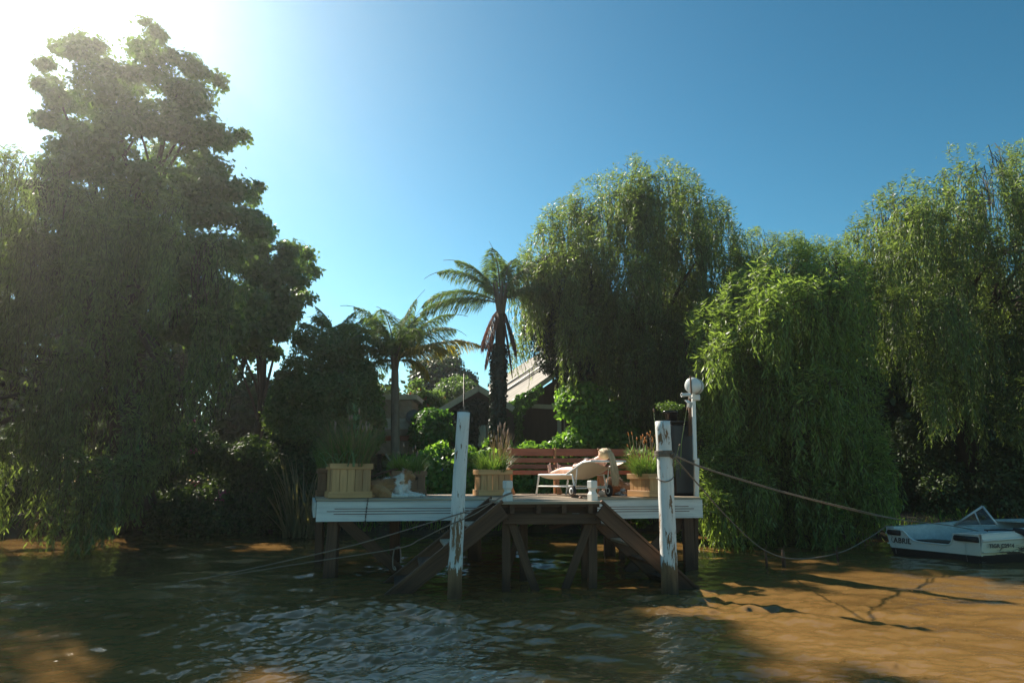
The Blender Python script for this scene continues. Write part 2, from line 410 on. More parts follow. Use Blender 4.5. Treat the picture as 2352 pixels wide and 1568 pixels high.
# ---------------------------------------------------------------- ground
def bank_y(x): return 18.3 + .5 * math.sin(x * .6) + .35 * math.sin(x * 1.7 + 1) - (1.2 if x > 5 else 0) * min(1, (x - 5) / 3 if x > 5 else 0)
def build_ground():
    xs = list(np.linspace(-32, 32, 160)); prof = [(-2.5, -1.0), (-.8, -.35), (-.1, -.05), (.15, .22), (.5, .40), (1.5, .52), (4, .62), (9, .7), (20, .7)]
    v, f = [], []
    X = [-72, -50, -40] + xs + [40, 50, 72]
    for x in X:
        by = bank_y(max(-32, min(32, x)))
        for k, (dy, z) in enumerate(prof):
            v.append((x, by + dy + .12 * math.sin(x * 5 + k), z + .04 * math.sin(x * 3.1 + k * 2)))
        v.append((x, 118, .7))
    n = len(prof) + 1
    for i in range(len(X) - 1):
        for k in range(n - 1): f.append((i * n + k, (i + 1) * n + k, (i + 1) * n + k + 1, i * n + k + 1))
    me = bpy.data.meshes.new('garden_ground'); me.from_pydata(v, [], f)
    m, nt, b, out = new_mat('mud_and_leaf_litter')
    nn = noise(nt, uvmap(nt, (1, 1, 1), 'Object'), 2.5, 8, .7)
    r = ramp(nt, nn, [(.35, (.035, .026, .017)), (.55, (.07, .052, .030)), (.7, (.045, .065, .022))])
    nt.links.new(r.outputs[0], b.inputs['Base Color']); b.inputs['Roughness'].default_value = .9; bump(nt, b, nn, .8, .08)
    o = link_mesh('ground', me, m); o.location.z = .08; tag(o, kind='structure')
build_ground()

# ================================================================ VEGETATION
def inside(px, py, poly):
    poly = np.asarray(poly, float); x1, y1 = poly[:, 0], poly[:, 1]; x2, y2 = np.roll(x1, -1), np.roll(y1, -1)
    res = np.zeros(px.shape, bool)
    for a, b, c, d in zip(x1, y1, x2, y2):
        if b == d: continue
        t = ((b > py) != (d > py)) & (px < (c - a) * (py - b) / (d - b) + a); res ^= t
    return res
def edge_dist(px, py, poly):
    poly = np.asarray(poly, float); best = np.full(px.shape, 1e9)
    for i in range(len(poly)):
        a, b = poly[i], poly[(i + 1) % len(poly)]; ab = b - a; L2 = (ab ** 2).sum()
        t = np.clip(((px - a[0]) * ab[0] + (py - a[1]) * ab[1]) / L2, 0, 1)
        best = np.minimum(best, np.hypot(px - a[0] - t * ab[0], py - a[1] - t * ab[1]))
    return best
def proj(p):
    dz = p[..., 2] - EYE; fw = p[..., 1] * CT + dz * ST; up = dz * CT - p[..., 1] * ST
    return CX + F * p[..., 0] / fw, CY - F * up / fw
def sample_poly(rng, poly, n, D, T, Y0, front=.6, topbias=0.0):
    poly = np.asarray(poly, float); lo, hi = poly.min(0), poly.max(0); xs, ys = [], []
    c = 0
    while c < n:
        x = rng.uniform(lo[0], hi[0], n * 2); u = rng.random(n * 2)
        y = lo[1] + (hi[1] - lo[1]) * (u ** (1 + topbias)); k = inside(x, y, poly)
        xs.append(x[k]); ys.append(y[k]); c += k.sum()
    x = np.concatenate(xs)[:n]; y = np.concatenate(ys)[:n]
    d = edge_dist(x, y, poly); q = np.clip(d / D, 0, 1); h = T * np.sqrt(1 - (1 - q) ** 2)
    f = rng.random(n) < front
    off = np.where(f, -h * rng.uniform(.7, 1.05, n), h * rng.uniform(-1, 1, n))
    return x, y, Y0 + off, q
def rand_dir(rng, n):
    v = rng.normal(size=(n, 3)); return unit(v)

def trunk_part(t, base, top, r0, r1, limbs, mat, seed=0, bend=.25):
    rr = random.Random(seed); mb = MB(); base, top = Vector(base), Vector(top); pts = []
    for i in range(9):
        u = i / 8; p = base.lerp(top, u) + Vector((rr.uniform(-1, 1), rr.uniform(-1, 1), 0)) * bend * math.sin(u * math.pi) * .5
        pts.append(p)
    rad = [r0 * 1.5, r0 * 1.05] + [r0 + (r1 - r0) * i / 7 for i in range(1, 8)]
    mb.tube(pts, rad, 10); mb.build('trunk', mat, t, recalc=False)
    if limbs:
        mb = MB()
        for L in limbs:
            L = Vector(L); s = pts[rr.randint(4, 8)]; mid = s.lerp(L, .5) + Vector((rr.uniform(-.3, .3), rr.uniform(-.3, .3), rr.uniform(.1, .6)))
            r = r1 * .6
            q = [s, s.lerp(mid, .5) + Vector((0, 0, .1)), mid, mid.lerp(L, .5) + Vector((0, 0, .12)), L]
            mb.tube(q, [r, r * .8, r * .6, r * .4, r * .2], 6, cap=False)
            for j in range(2):
                e = mid.lerp(L, .6) + Vector((rr.uniform(-.8, .8), rr.uniform(-.8, .8), rr.uniform(-.1, .9)))
                mb.tube([mid, mid.lerp(e, .5) + Vector((0, 0, .1)), e], [r * .45, r * .3, r * .1], 5, cap=False)
        mb.build('limbs', mat, t, recalc=False)

def willow(label, poly, Y0, T, n_cur, mat, trunk, seed, D=150, tight=1.0, slen=(.5, 2.1), per=10, leafL=(.11, .18), group=None, topbias=.35, front=.62, sprig=.0, spacing=.06, twig_mat='bark'):
    rng = np.random.default_rng(seed)
    t = thing('willow_tree', label, 'tree', trunk['base'], group=group)
    x, y, Y, q = sample_poly(rng, poly, n_cur, D, T, Y0, front, topbias)
    isf = Y < Y0 - .25 * T; Y = np.where(isf, Y, np.maximum(Y, Y0 + .05 * T) + .4)
    # rounded masses of foliage: curtains bulge forward at lobe centres and fall back between them
    nlobe = max(5, int(n_cur / 26)); lx, ly, lY, _ = sample_poly(rng, poly, nlobe, D, T, Y0, 1.0, 0)
    asp = 1.9; dd_ = np.hypot(x[:, None] - lx[None], (y[:, None] - ly[None]) / asp); ni = dd_.argmin(1); dn = dd_.min(1); R0 = np.percentile(dn, 92)
    dv = np.clip(dn / R0, 0, 1.2); Y = Y + 1.5 * dv ** 2 * (Y < Y0 + .2) + rng.normal(0, .5, nlobe)[ni] * (T / 3)
    keepc = rng.random(n_cur) > np.clip((dv - .55) * 1.1, 0, .75); y = y - (1 - dv) * 0
    x, y, Y, q, isf = x[keepc], y[keepc], Y[keepc], q[keepc], isf[keepc]; n_cur = len(x)
    A = Pn(x, y, Y)
    ns = n_cur * per
    ai = np.repeat(np.arange(n_cur), per)
    cr = np.where(isf, rng.uniform(.05, .15, n_cur), rng.uniform(.12, .3, n_cur))[ai] * tight
    cdir = rng.uniform(0, 2 * np.pi, n_cur); cdir = cdir[ai] + rng.normal(0, .9, ns)
    soff = rng.normal(0, 1, (ns, 3)) * cr[:, None] * np.array([1, 1, .6]); start = A[ai] + soff
    L = rng.uniform(*slen, n_cur)[ai] * rng.uniform(.55, 1.1, ns)
    nl = int(slen[1] * 1.1 / spacing) + 1
    s = (np.arange(nl) + rng.random((ns, nl)) * .8) * spacing
    m = s < L[:, None]
    arch = rng.uniform(.10, .38, ns)[:, None]; k = 1 - np.exp(-s / .28)
    hx = np.cos(cdir)[:, None] * arch * k; hy = np.sin(cdir)[:, None] * arch * k
    tpr = np.clip(s / np.maximum(L[:, None], .3), 0, 1) * .62; sw = rng.uniform(-.03, .03, ns)[:, None] * s - soff[:, :1] * tpr
    up = rng.uniform(.0, .22, ns)[:, None] * np.sin(np.clip(s / .35, 0, 1) * np.pi)
    px_ = start[:, None, 0] + hx + sw + .025 * np.sin(s * 5 + cdir[:, None] * 3)
    py_ = start[:, None, 1] + hy - soff[:, 1:2] * tpr; pz_ = start[:, None, 2] - s + .12 * k + up
    C = np.stack([px_, py_, pz_], -1)
    u, v = proj(C); tol = rng.normal(0, 7, (ns, 2)) + rng.normal(0, 19, (n_cur, 2))[ai]
    m &= inside(u + tol[:, :1], v + tol[:, 1:] - np.abs(tol[:, :1]), poly) & (C[..., 2] > .15)
    # a strand ends where it first leaves the tree's outline
    first_out = np.where((~m).any(1), (~m).argmax(1), nl)
    lead = m[:, 0] | True
    m &= (np.arange(nl)[None, :] < np.maximum(first_out, 0)[:, None]) | (np.arange(nl)[None, :] < 6)
    lm = m & (isf[ai][:, None] | (rng.random((ns, nl)) < .22))     # inside the crown: mostly bare twigs, dark bark standing in for inner shade
    C2 = C[lm]; sk = s[lm]; n = len(C2)
    az = rng.uniform(0, 2 * np.pi, n); spread = np.where(sk < .35, 1.1, .55)
    dz = np.where(sk < .35, rng.uniform(-.9, .8, n), -1.0)
    d = np.stack([np.cos(az) * spread, np.sin(az) * spread, dz], -1)
    nr = rand_dir(rng, n)
    Q = leaves(C2, d, nr, rng.uniform(*leafL, n), rng.uniform(.024, .040, n))
    mi = np.zeros(len(Q), int)
    # twigs
    step = 5; a = C[:, ::step][:, :-1]; b = C[:, ::step][:, 1:]; mm = m[:, ::step][:, 1:] & m[:, ::step][:, :-1]
    tw = np.repeat(np.where(isf[ai], .004, .011)[:, None], a.shape[1], 1); a, b, tw = a[mm], b[mm], tw[mm]; ta = rng.uniform(0, 3.14, len(a)); w = np.stack([np.cos(ta) * tw, np.sin(ta) * tw, 0 * tw], -1)
    TQ = np.stack([a - w, a + w, b + w, b - w], 1)
    parts = [Q]; mis = [mi]
    if sprig:
        # upright young shoots along the crown's upper outline
        ksel = (q < .35) & (rng.random(n_cur) < sprig); AA = A[ksel]; ns2 = len(AA) * 5; st = np.repeat(AA, 5, 0) + rng.normal(0, .15, (ns2, 3))
        hl = rng.uniform(.25, .6, ns2); kk = 16; ss = (np.arange(kk) / kk)[None, :] * hl[:, None]
        la = rng.uniform(0, 2 * np.pi, ns2)[:, None]
        CC = np.stack([st[:, None, 0] + np.cos(la) * ss * .35 + 0 * ss, st[:, None, 1] + np.sin(la) * ss * .35, st[:, None, 2] + ss], -1).reshape(-1, 3)
        uu, vv = proj(CC); ok = inside(uu, vv + 16, poly); CC = CC[ok]; nn = len(CC)
        az = rng.uniform(0, 2 * np.pi, nn); dd = np.stack([np.cos(az), np.sin(az), rng.uniform(-.4, .9, nn)], -1)
        Q2 = leaves(CC, dd, rand_dir(rng, nn), rng.uniform(*leafL, nn), rng.uniform(.018, .027, nn)); parts.append(Q2); mis.append(np.zeros(nn, int))
    parts.append(TQ); mis.append(np.ones(len(TQ), int))
    quads_mesh('crown', np.concatenate(parts), [M[mat], M[twig_mat]], t, midx=np.concatenate(mis))
    dp = np.nonzero(q > .75)[0]; li = rng.choice(dp, min(trunk.get('limbs', 9), len(dp)), replace=False)
    trunk_part(t, trunk['base'], trunk['top'], trunk['r'], trunk['r'] * .5, [A[i] - np.array([0, 0, .5]) for i in li], M['bark'], seed)
    return t

def clump_leaves(rng, C, rad, per, leaf, flat=.62, outl=None, tol=7, up=.5):
    n = len(C) * per; ci = np.repeat(np.arange(len(C)), per)
    v = rand_dir(rng, n); r = np.cbrt(rng.uniform(.2, 1.0, n)) * rad[ci] * (rng.uniform(.75, 1.1, n) + .22 * rng.exponential(1, n))
    p = C[ci] + v * r[:, None] * np.array([1, 1, flat])
    if outl is not None:
        a, b = proj(p); k = inside(a + rng.normal(0, tol, n), b + rng.normal(0, tol, n), outl); p, v = p[k], v[k]; n = len(p)
    nr = unit(v + np.array([0, 0, up]) + rng.normal(0, .55, (n, 3))); az = rand_dir(rng, n)
    d = az - nr * (az * nr).sum(1, keepdims=True) + np.array([0, 0, -.25])
    L = rng.uniform(leaf * .7, leaf * 1.25, n)
    return leaves(p, d, nr, L, L * rng.uniform(.55, .8, n))

def broadleaf(name, label, cat, poly, Y0, T, n_cl, rad, per, leaf, mat, trunk, seed, D=110, group=None, front=.5, flat=.62, tol=7, bloom=None, topbias=0.0, inner=True):
    rng = np.random.default_rng(seed); base = trunk['base']
    t = thing(name, label, cat, base, group=group)
    x, y, Y, q = sample_poly(rng, poly, n_cl, D, T, Y0, front, topbias)
    C = Pn(x, y, Y); rr = rng.uniform(rad * .55, rad * 1.2, n_cl) * (.6 + .4 * q)
    Q = clump_leaves(rng, C, rr, per, leaf, flat, poly, tol)
    quads_mesh('crown', Q, M[mat], t)
    if trunk.get('top') is not None:
        li = rng.choice(n_cl, min(trunk.get('limbs', 8), n_cl), replace=False)
        trunk_part(t, base, trunk['top'], trunk['r'], trunk['r'] * .45, [C[i] for i in li], M['bark'], seed)
    else:
        mb = MB()
        for i in range(7):
            e = C[rng.integers(n_cl)]; b = Vector(base) + Vector((rng.uniform(-.3, .3), rng.uniform(-.2, .2), 0)); e = Vector(e)
            mb.tube([b, b.lerp(e, .5) + Vector((0, 0, .2)), e], [.035, .025, .01], 5, cap=False)
        mb.build('stems', M['bark'], t, recalc=False)
    if bloom:
        bm, nb, bs = bloom; k = rng.choice(n_cl, min(nb, n_cl), replace=False)
        cc = C[k] + np.array([0, -1, .3]) * rr[k][:, None] * .9
        Q = clump_leaves(rng, cc, np.full(len(cc), bs), 26, bs * .6)
        quads_mesh('blossoms', Q, M[bm], t)
    return t

# -------- willows
willow('huge weeping willow at the left edge, its strands hanging down to the dark water',
       [(-380, 300), (0, 325), (60, 335), (110, 345), (150, 380), (300, 400), (420, 440), (500, 520), (560, 600), (590, 700), (575, 800), (552, 900), (515, 1005), (480, 1000), (450, 1045), (420, 1040), (400, 1085),
        (365, 1110), (350, 1150), (300, 1150), (280, 1190), (240, 1200), (200, 1245), (160, 1235), (100, 1215), (0, 1205), (-380, 1200)],
       15.9, 2.6, 400, 'willow', dict(base=(-9.9, 18.6, .4), top=(-10.4, 17.0, 6.4), r=.42, limbs=16), 11, D=170, slen=(.8, 2.6), per=14, topbias=.5, front=.5, leafL=(.12, .19))
willow('added willow almost wholly outside the left frame edge, put there to shade the near water',
       [(-60, 1200), (-45, 700), (-60, 250), (-140, 60), (-320, 20), (-520, 100), (-680, 400), (-700, 1150)],
       12.8, 1.8, 420, 'willow', dict(base=(-14.8, 18.6, .4), top=(-13.6, 14.5, 6.0), r=.3, limbs=10), 10, D=150, slen=(.8, 2.6), per=11, front=.5, leafL=(.12, .19))  # added out-of-view willow, placed to shade the lower-left water
willow('round-topped willow in the middle, tallest tree right behind the jetty',
       [(1235, 520), (1250, 490), (1290, 470), (1330, 430), (1400, 400), (1460, 362), (1530, 375), (1590, 405), (1620, 440), (1680, 480), (1695, 540), (1740, 560), (1760, 600), (1750, 700), (1700, 850), (1640, 950),
        (1560, 1000), (1480, 1020), (1400, 1000), (1385, 900), (1350, 850), (1318, 840), (1300, 860), (1292, 925), (1284, 930), (1278, 850), (1240, 820), (1210, 790), (1195, 860), (1186, 860), (1175, 790), (1160, 790), (1190, 730), (1175, 690), (1180, 640), (1195, 580), (1220, 540)],
       20.2, 2.6, 860, 'willow', dict(base=(4.0, 21.2, .5), top=(3.8, 20.4, 6.6), r=.35, limbs=14), 12, D=110, per=12, sprig=.8, topbias=.1, front=.45)
willow('low bright green willow between the jetty lamp and the boat, leaning over the river',
       [(1570, 745), (1600, 715), (1650, 690), (1660, 650), (1720, 622), (1760, 590), (1830, 565), (1900, 585), (1960, 590), (2000, 640), (2020, 760), (2040, 900), (2030, 960), (2048, 1050), (2050, 1180), (2010, 1190),
        (1985, 1225), (1940, 1215), (1900, 1262), (1860, 1240), (1800, 1278), (1770, 1235), (1720, 1255), (1690, 1220), (1640, 1265), (1600, 1200), (1560, 1235), (1490, 1225), (1530, 1180), (1600, 1150), (1612, 1100), (1605, 1000), (1612, 900), (1585, 830)],
       15.6, 1.6, 600, 'willow_b', dict(base=(6.7, 17.6, .4), top=(6.2, 15.9, 4.6), r=.24, limbs=12), 13, D=85, per=12, sprig=.9, slen=(.5, 1.7), topbias=.1, front=.45, leafL=(.12, .19))
willow('tall dark willow at the right edge, behind the moored boat',
       [(1935, 520), (1990, 480), (2040, 440), (2090, 380), (2150, 340), (2210, 350), (2280, 345), (2352, 335), (2620, 330), (2640, 1000), (2352, 1010), (2290, 980), (2250, 1015), (2190, 960), (2150, 985), (2080, 920), (2040, 880), (2000, 800), (1960, 700), (1930, 600)],
       19.8, 3.0, 900, 'willow', dict(base=(13.4, 20.2, .5), top=(13.1, 20.0, 7.5), r=.36, limbs=14), 14, D=120, per=12, sprig=.6, topbias=.1, front=.45)
willow('shaded willow further back, showing between the two bright willow crowns',
       [(1680, 570), (1740, 535), (1780, 552), (1830, 545), (1900, 560), (1960, 545), (1990, 650), (1900, 800), (1690, 800)],
       24.5, 2.0, 260, 'willow', dict(base=(10.0, 25, .5), top=(9.6, 24.6, 8.5), r=.28, limbs=8), 15, D=90, per=12, sprig=.8)
# -------- broad-leaved trees
broadleaf('broadleaf_tree', 'towering broad-leaved tree at upper left, tallest tree in the picture', 'tree',
          [(95, 330), (70, 270), (110, 250), (62, 180), (70, 140), (110, 130), (120, 95), (170, 68), (215, 95), (235, 70), (290, 75), (330, 42), (375, 65), (395, 105), (450, 125), (510, 155), (525, 215), (545, 245), (570, 285), (572, 325),
           (520, 335), (500, 350), (545, 362), (580, 385), (602, 430), (592, 470), (635, 520), (640, 560), (610, 700), (560, 800), (300, 800), (0, 650), (0, 480)],
          20.6, 3.4, 330, .56, 330, .16, 'broad', dict(base=(-12.1, 21.6, .6), top=(-11.9, 21.1, 11.3), r=.42, limbs=22), 21, D=120, flat=.5)
broadleaf('broadleaf_tree', 'smaller broad-leaved crown leaning right of the tallest tree, above the ivy-clad shrub', 'tree',
          [(560, 570), (600, 520), (650, 548), (690, 545), (722, 590), (735, 640), (725, 690), (690, 700), (680, 760), (640, 820), (540, 830), (500, 700)],
          23, 1.9, 80, .5, 330, .16, 'broad', dict(base=(-8.8, 23.6, .6), top=(-8.6, 23.3, 6.0), r=.2, limbs=8), 22, D=80, flat=.55)
broadleaf('broadleaf_tree', 'dense dome of small leaves left of the slim palm, rising over the long grass planter', 'tree',
          [(640, 860), (665, 790), (690, 745), (720, 715), (765, 745), (800, 765), (832, 800), (860, 850), (878, 900), (884, 1000), (860, 1040), (640, 1050), (600, 960)],
          19.6, 1.8, 130, .5, 560, .085, 'mid_leaf', dict(base=(-5.2, 20.0, .5), top=(-5.2, 20.0, 3.0), r=.16, limbs=8), 23, D=80, flat=.7, tol=4)
broadleaf('creeper_tree', 'dark creeper-grown tree at the left flank of the middle willow', 'tree',
          [(1205, 640), (1250, 590), (1330, 570), (1390, 640), (1400, 760), (1380, 860), (1310, 890), (1250, 850), (1205, 760)],
          20.6, 1.7, 90, .5, 520, .08, 'ivy', dict(base=(2.2, 21.6, .5), top=(2.0, 21.2, 5.0), r=.18, limbs=6), 24, D=80, flat=.7)
broadleaf('broadleaf_tree', 'distant column-shaped tree showing between the two palms', 'tree',
          [(945, 850), (962, 825), (1012, 800), (1040, 795), (1062, 822), (1082, 850), (1096, 880), (1098, 930), (1110, 960), (940, 960)],
          36, 2.0, 60, .8, 330, .2, 'far', dict(base=(-4.2, 36.5, .7), top=(-4.1, 36.2, 5.0), r=.2, limbs=5), 25, D=60, tol=4)
broadleaf('broadleaf_tree', 'small pale rounded tree beyond the ivy-covered gable', 'tree',
          [(985, 960), (1000, 895), (1025, 868), (1062, 860), (1090, 880), (1096, 930), (1100, 960)],
          29, 1.2, 40, .5, 330, .13, 'broad', dict(base=(-2.9, 29.5, .7), top=(-2.9, 29.3, 3.2), r=.12, limbs=5), 26, D=50, tol=4)
broadleaf('broadleaf_tree', 'faint bush top right of the ivy-clad palm, above the pale roof', 'tree',
          [(1118, 930), (1128, 880), (1150, 862), (1185, 850), (1200, 900), (1190, 950)], 34, 1.0, 26, .5, 300, .16, 'far', dict(base=(-.4, 34.5, .7), top=(-.4, 34.3, 3.4), r=.1, limbs=4), 27, D=40, tol=4)
broadleaf('creeper_bush', 'bright broad-leaved vine bush right behind the bench', 'shrub',
          [(1262, 925), (1300, 885), (1350, 878), (1405, 900), (1440, 950), (1478, 1000), (1470, 1045), (1290, 1045), (1275, 1010), (1310, 990), (1318, 965), (1275, 955)],
          19.2, 1.0, 110, .38, 200, .13, 'hedge', dict(base=(2.6, 19.8, .5)), 28, D=60, front=.8, tol=6)
broadleaf('creeper_bush', 'lush green vine spilling over the left end of the gable roof', 'shrub',
          [(948, 965), (985, 930), (1010, 925), (1030, 950), (1040, 1000), (1030, 1040), (960, 1045), (945, 1000)],
          20.6, .8, 55, .34, 260, .12, 'vine', dict(base=(-2.5, 21.0, .5)), 29, D=50, front=.8, tol=5)
broadleaf('flowering_shrub', 'tall shrub dotted with red flowers between the striped hut and the gable', 'shrub',
          [(915, 960), (925, 905), (960, 870), (985, 905), (1010, 890), (1022, 930), (1000, 960), (960, 1010), (920, 1020)],
          23.5, .9, 60, .4, 260, .10, 'broad', dict(base=(-3.2, 24.0, .6)), 30, D=45, tol=5, bloom=('red', 16, .09))
# -------- dark undergrowth along the bank: every bush its own thing
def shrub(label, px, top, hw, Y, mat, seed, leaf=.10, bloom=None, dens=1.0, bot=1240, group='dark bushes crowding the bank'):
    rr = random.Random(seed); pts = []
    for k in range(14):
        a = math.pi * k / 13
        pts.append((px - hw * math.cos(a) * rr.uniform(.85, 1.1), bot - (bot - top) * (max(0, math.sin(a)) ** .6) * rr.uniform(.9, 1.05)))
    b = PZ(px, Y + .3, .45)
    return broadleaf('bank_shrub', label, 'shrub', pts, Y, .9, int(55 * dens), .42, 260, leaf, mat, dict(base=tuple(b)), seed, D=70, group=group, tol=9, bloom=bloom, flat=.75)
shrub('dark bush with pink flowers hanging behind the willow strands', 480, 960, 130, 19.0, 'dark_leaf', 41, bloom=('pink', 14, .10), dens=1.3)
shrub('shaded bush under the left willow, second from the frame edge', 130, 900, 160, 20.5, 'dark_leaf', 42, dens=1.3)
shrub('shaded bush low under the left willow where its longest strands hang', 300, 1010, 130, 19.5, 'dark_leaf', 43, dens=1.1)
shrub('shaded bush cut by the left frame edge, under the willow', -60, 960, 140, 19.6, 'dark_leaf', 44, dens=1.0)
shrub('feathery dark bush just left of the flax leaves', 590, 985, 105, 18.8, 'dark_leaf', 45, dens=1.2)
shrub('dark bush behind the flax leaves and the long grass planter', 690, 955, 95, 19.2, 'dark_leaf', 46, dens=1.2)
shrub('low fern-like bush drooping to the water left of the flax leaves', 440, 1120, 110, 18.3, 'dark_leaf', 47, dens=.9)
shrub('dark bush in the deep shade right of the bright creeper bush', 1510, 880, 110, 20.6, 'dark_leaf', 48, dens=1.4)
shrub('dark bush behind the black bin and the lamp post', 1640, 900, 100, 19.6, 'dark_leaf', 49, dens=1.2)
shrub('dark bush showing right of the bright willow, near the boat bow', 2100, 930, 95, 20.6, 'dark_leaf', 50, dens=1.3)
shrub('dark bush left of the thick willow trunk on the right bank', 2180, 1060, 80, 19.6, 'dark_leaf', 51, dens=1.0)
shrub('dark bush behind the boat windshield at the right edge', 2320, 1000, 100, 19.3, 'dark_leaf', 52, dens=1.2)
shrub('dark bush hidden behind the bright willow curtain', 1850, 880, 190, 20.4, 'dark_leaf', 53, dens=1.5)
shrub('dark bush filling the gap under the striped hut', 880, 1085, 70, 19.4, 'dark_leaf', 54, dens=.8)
# -------- far-off wood closing the view
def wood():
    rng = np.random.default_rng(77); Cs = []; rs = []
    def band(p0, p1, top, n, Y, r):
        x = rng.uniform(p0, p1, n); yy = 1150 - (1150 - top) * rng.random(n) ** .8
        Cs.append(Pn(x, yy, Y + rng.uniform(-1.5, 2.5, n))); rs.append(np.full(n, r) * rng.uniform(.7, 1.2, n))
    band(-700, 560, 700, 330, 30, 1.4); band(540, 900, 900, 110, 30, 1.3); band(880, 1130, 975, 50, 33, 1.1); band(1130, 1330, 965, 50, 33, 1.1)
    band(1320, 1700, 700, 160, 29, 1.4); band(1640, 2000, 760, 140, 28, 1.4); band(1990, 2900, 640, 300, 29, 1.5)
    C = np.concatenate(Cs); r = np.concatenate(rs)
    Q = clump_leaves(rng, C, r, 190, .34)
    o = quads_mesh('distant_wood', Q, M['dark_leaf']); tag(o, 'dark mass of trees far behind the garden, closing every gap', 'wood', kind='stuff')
wood()

# -------- palms
def frond_quads(o, az, el, L, droop, leafl, n=60, rng=None, hang=.55, wid=.024, curl=0.0):
    pts = []; p = np.array(o, float); a = el; seg = 14; d = L / seg; azz = az
    for i in range(seg + 1):
        pts.append(p.copy()); dirv = np.array([math.cos(a) * math.cos(azz), math.cos(a) * math.sin(azz), math.sin(a)])
        p = p + dirv * d; a -= droop / seg * (.5 + 1.2 * i / seg); azz += curl / seg
    pts = np.array(pts); u = np.linspace(.12, .99, n); f = u * seg; i0 = np.clip(f.astype(int), 0, seg - 1); fr = (f - i0)[:, None]
    c = pts[i0] * (1 - fr) + pts[i0 + 1] * fr; tg = unit(pts[i0 + 1] - pts[i0]); sd_ = unit(np.cross(tg, np.array([0, 0, 1.0])) + 1e-6)
    prof = np.sin(np.clip(u * 1.05 + .12, 0, 1) * np.pi) ** .6; out = []
    for sgn in (-1, 1):
        for rep in range(2):
            dd = sd_ * sgn * rng.uniform(.5, 1, (n, 1)) + tg * .55 + np.array([0, 0, -1.0]) * rng.uniform(hang * .4, hang * 1.5, (n, 1)) + np.array([0, 0, .25])
            ll = leafl * prof * rng.uniform(.8, 1.15, n)
            half = c + unit(dd) * ll[:, None] * .5
            d2 = dd + np.array([0, 0, -hang * 1.3])
            out.append(leaves(c, dd, rand_dir(rng, n), ll * .62, np.full(n, wid)))
            out.append(leaves(half, d2, rand_dir(rng, n), ll * .6, np.full(n, wid * .85)))
    return pts, np.concatenate(out)
def palm(label, base, top, r0, r1, fronds, seed, trunk_mat='palm_bark', rings=True, shaft=None, group=None):
    rng = np.random.default_rng(seed); t = thing('palm_tree', label, 'palm tree', base, group=group)
    base, top = Vector(base), Vector(top); mb = MB(); n = 26
    pts = [base.lerp(top, i / n) for i in range(n + 1)]
    mb.tube(pts, [(r0 + (r1 - r0) * i / n) * (1.0 + (.05 if i % 2 else 0)) for i in range(n + 1)], 12, smooth=False)
    mb.build('trunk', M[trunk_mat], t, recalc=False)
    if shaft:
        mb = MB(); s = top
        for k in range(9):
            a = k / 9 * 6.28; e = s + Vector((math.cos(a) * shaft * .25, math.sin(a) * shaft * .25, shaft))
            mb.tube([s - Vector((0, 0, .3)), s + Vector((math.cos(a) * r1 * .7, math.sin(a) * r1 * .7, shaft * .3)), e], [r1 * .6, r1 * .45, r1 * .12], 6, smooth=True, cap=False)
        mb.build('crownshaft', M['palm_bark'], t, recalc=False)
    for (az, el, L, dr, ll, mat) in fronds:
        o = np.array(top) + np.array([0, 0, shaft * .35 if shaft else 0])
        pts, Q = frond_quads(o, R(az), R(el), L, R(dr), ll, int(52 * L / 1.6) + 20, rng)
        rq = []
        for i in range(len(pts) - 1):
            a, b = pts[i], pts[i + 1]; w = (.022 * (1 - i / 15) + .004); s = np.cross(b - a, [0, 0, 1.0]); s = s / (np.linalg.norm(s) + 1e-9) * w; up = np.array([0, 0, w])
            rq += [[a - s, a + s, b + s, b - s], [a - up, a + up, b + up, b - up]]
        quads_mesh('frond', np.concatenate([Q, np.array(rq)]), [M[mat], M['palm_bark']], t, midx=[0] * len(Q) + [1] * len(rq))
    return t
pa = PZ(909, 19.0, .5); pat = P(907, 852, 19.0)
palm('slim grey-trunked palm in front of the striped hut', pa, pat, .15, .10,
     [(180, 62, 2.82, 120, 0.63, 'palm'), (165, 40, 2.56, 110, 0.63, 'palm'), (200, 78, 2.43, 90, 0.60, 'palm'), (70, 80, 2.18, 60, 0.57, 'palm'), (20, 66, 2.82, 80, 0.63, 'palm'), (-20, 52, 2.56, 95, 0.63, 'palm'),
      (5, 34, 3.07, 75, 0.63, 'palm_y'), (-40, 25, 2.43, 70, 0.63, 'palm_y'), (235, 45, 2.18, 105, 0.60, 'palm'), (300, 55, 2.18, 110, 0.60, 'palm'), (130, 20, 1.92, 90, 0.54, 'palm'), (0, 85, 2.30, 40, 0.54, 'palm'), (95, 50, 2.30, 90, 0.60, 'palm'), (350, 15, 1.41, 140, 0.54, 'palm_y'), (150, 72, 2.3, 75, .62, 'palm'), (50, 76, 2.3, 65, .62, 'palm'), (260, 70, 2.2, 85, .6, 'palm')], 61, shaft=.75)
pb = PZ(1141, 18.6, .5); pbt = P(1150, 722, 18.6)
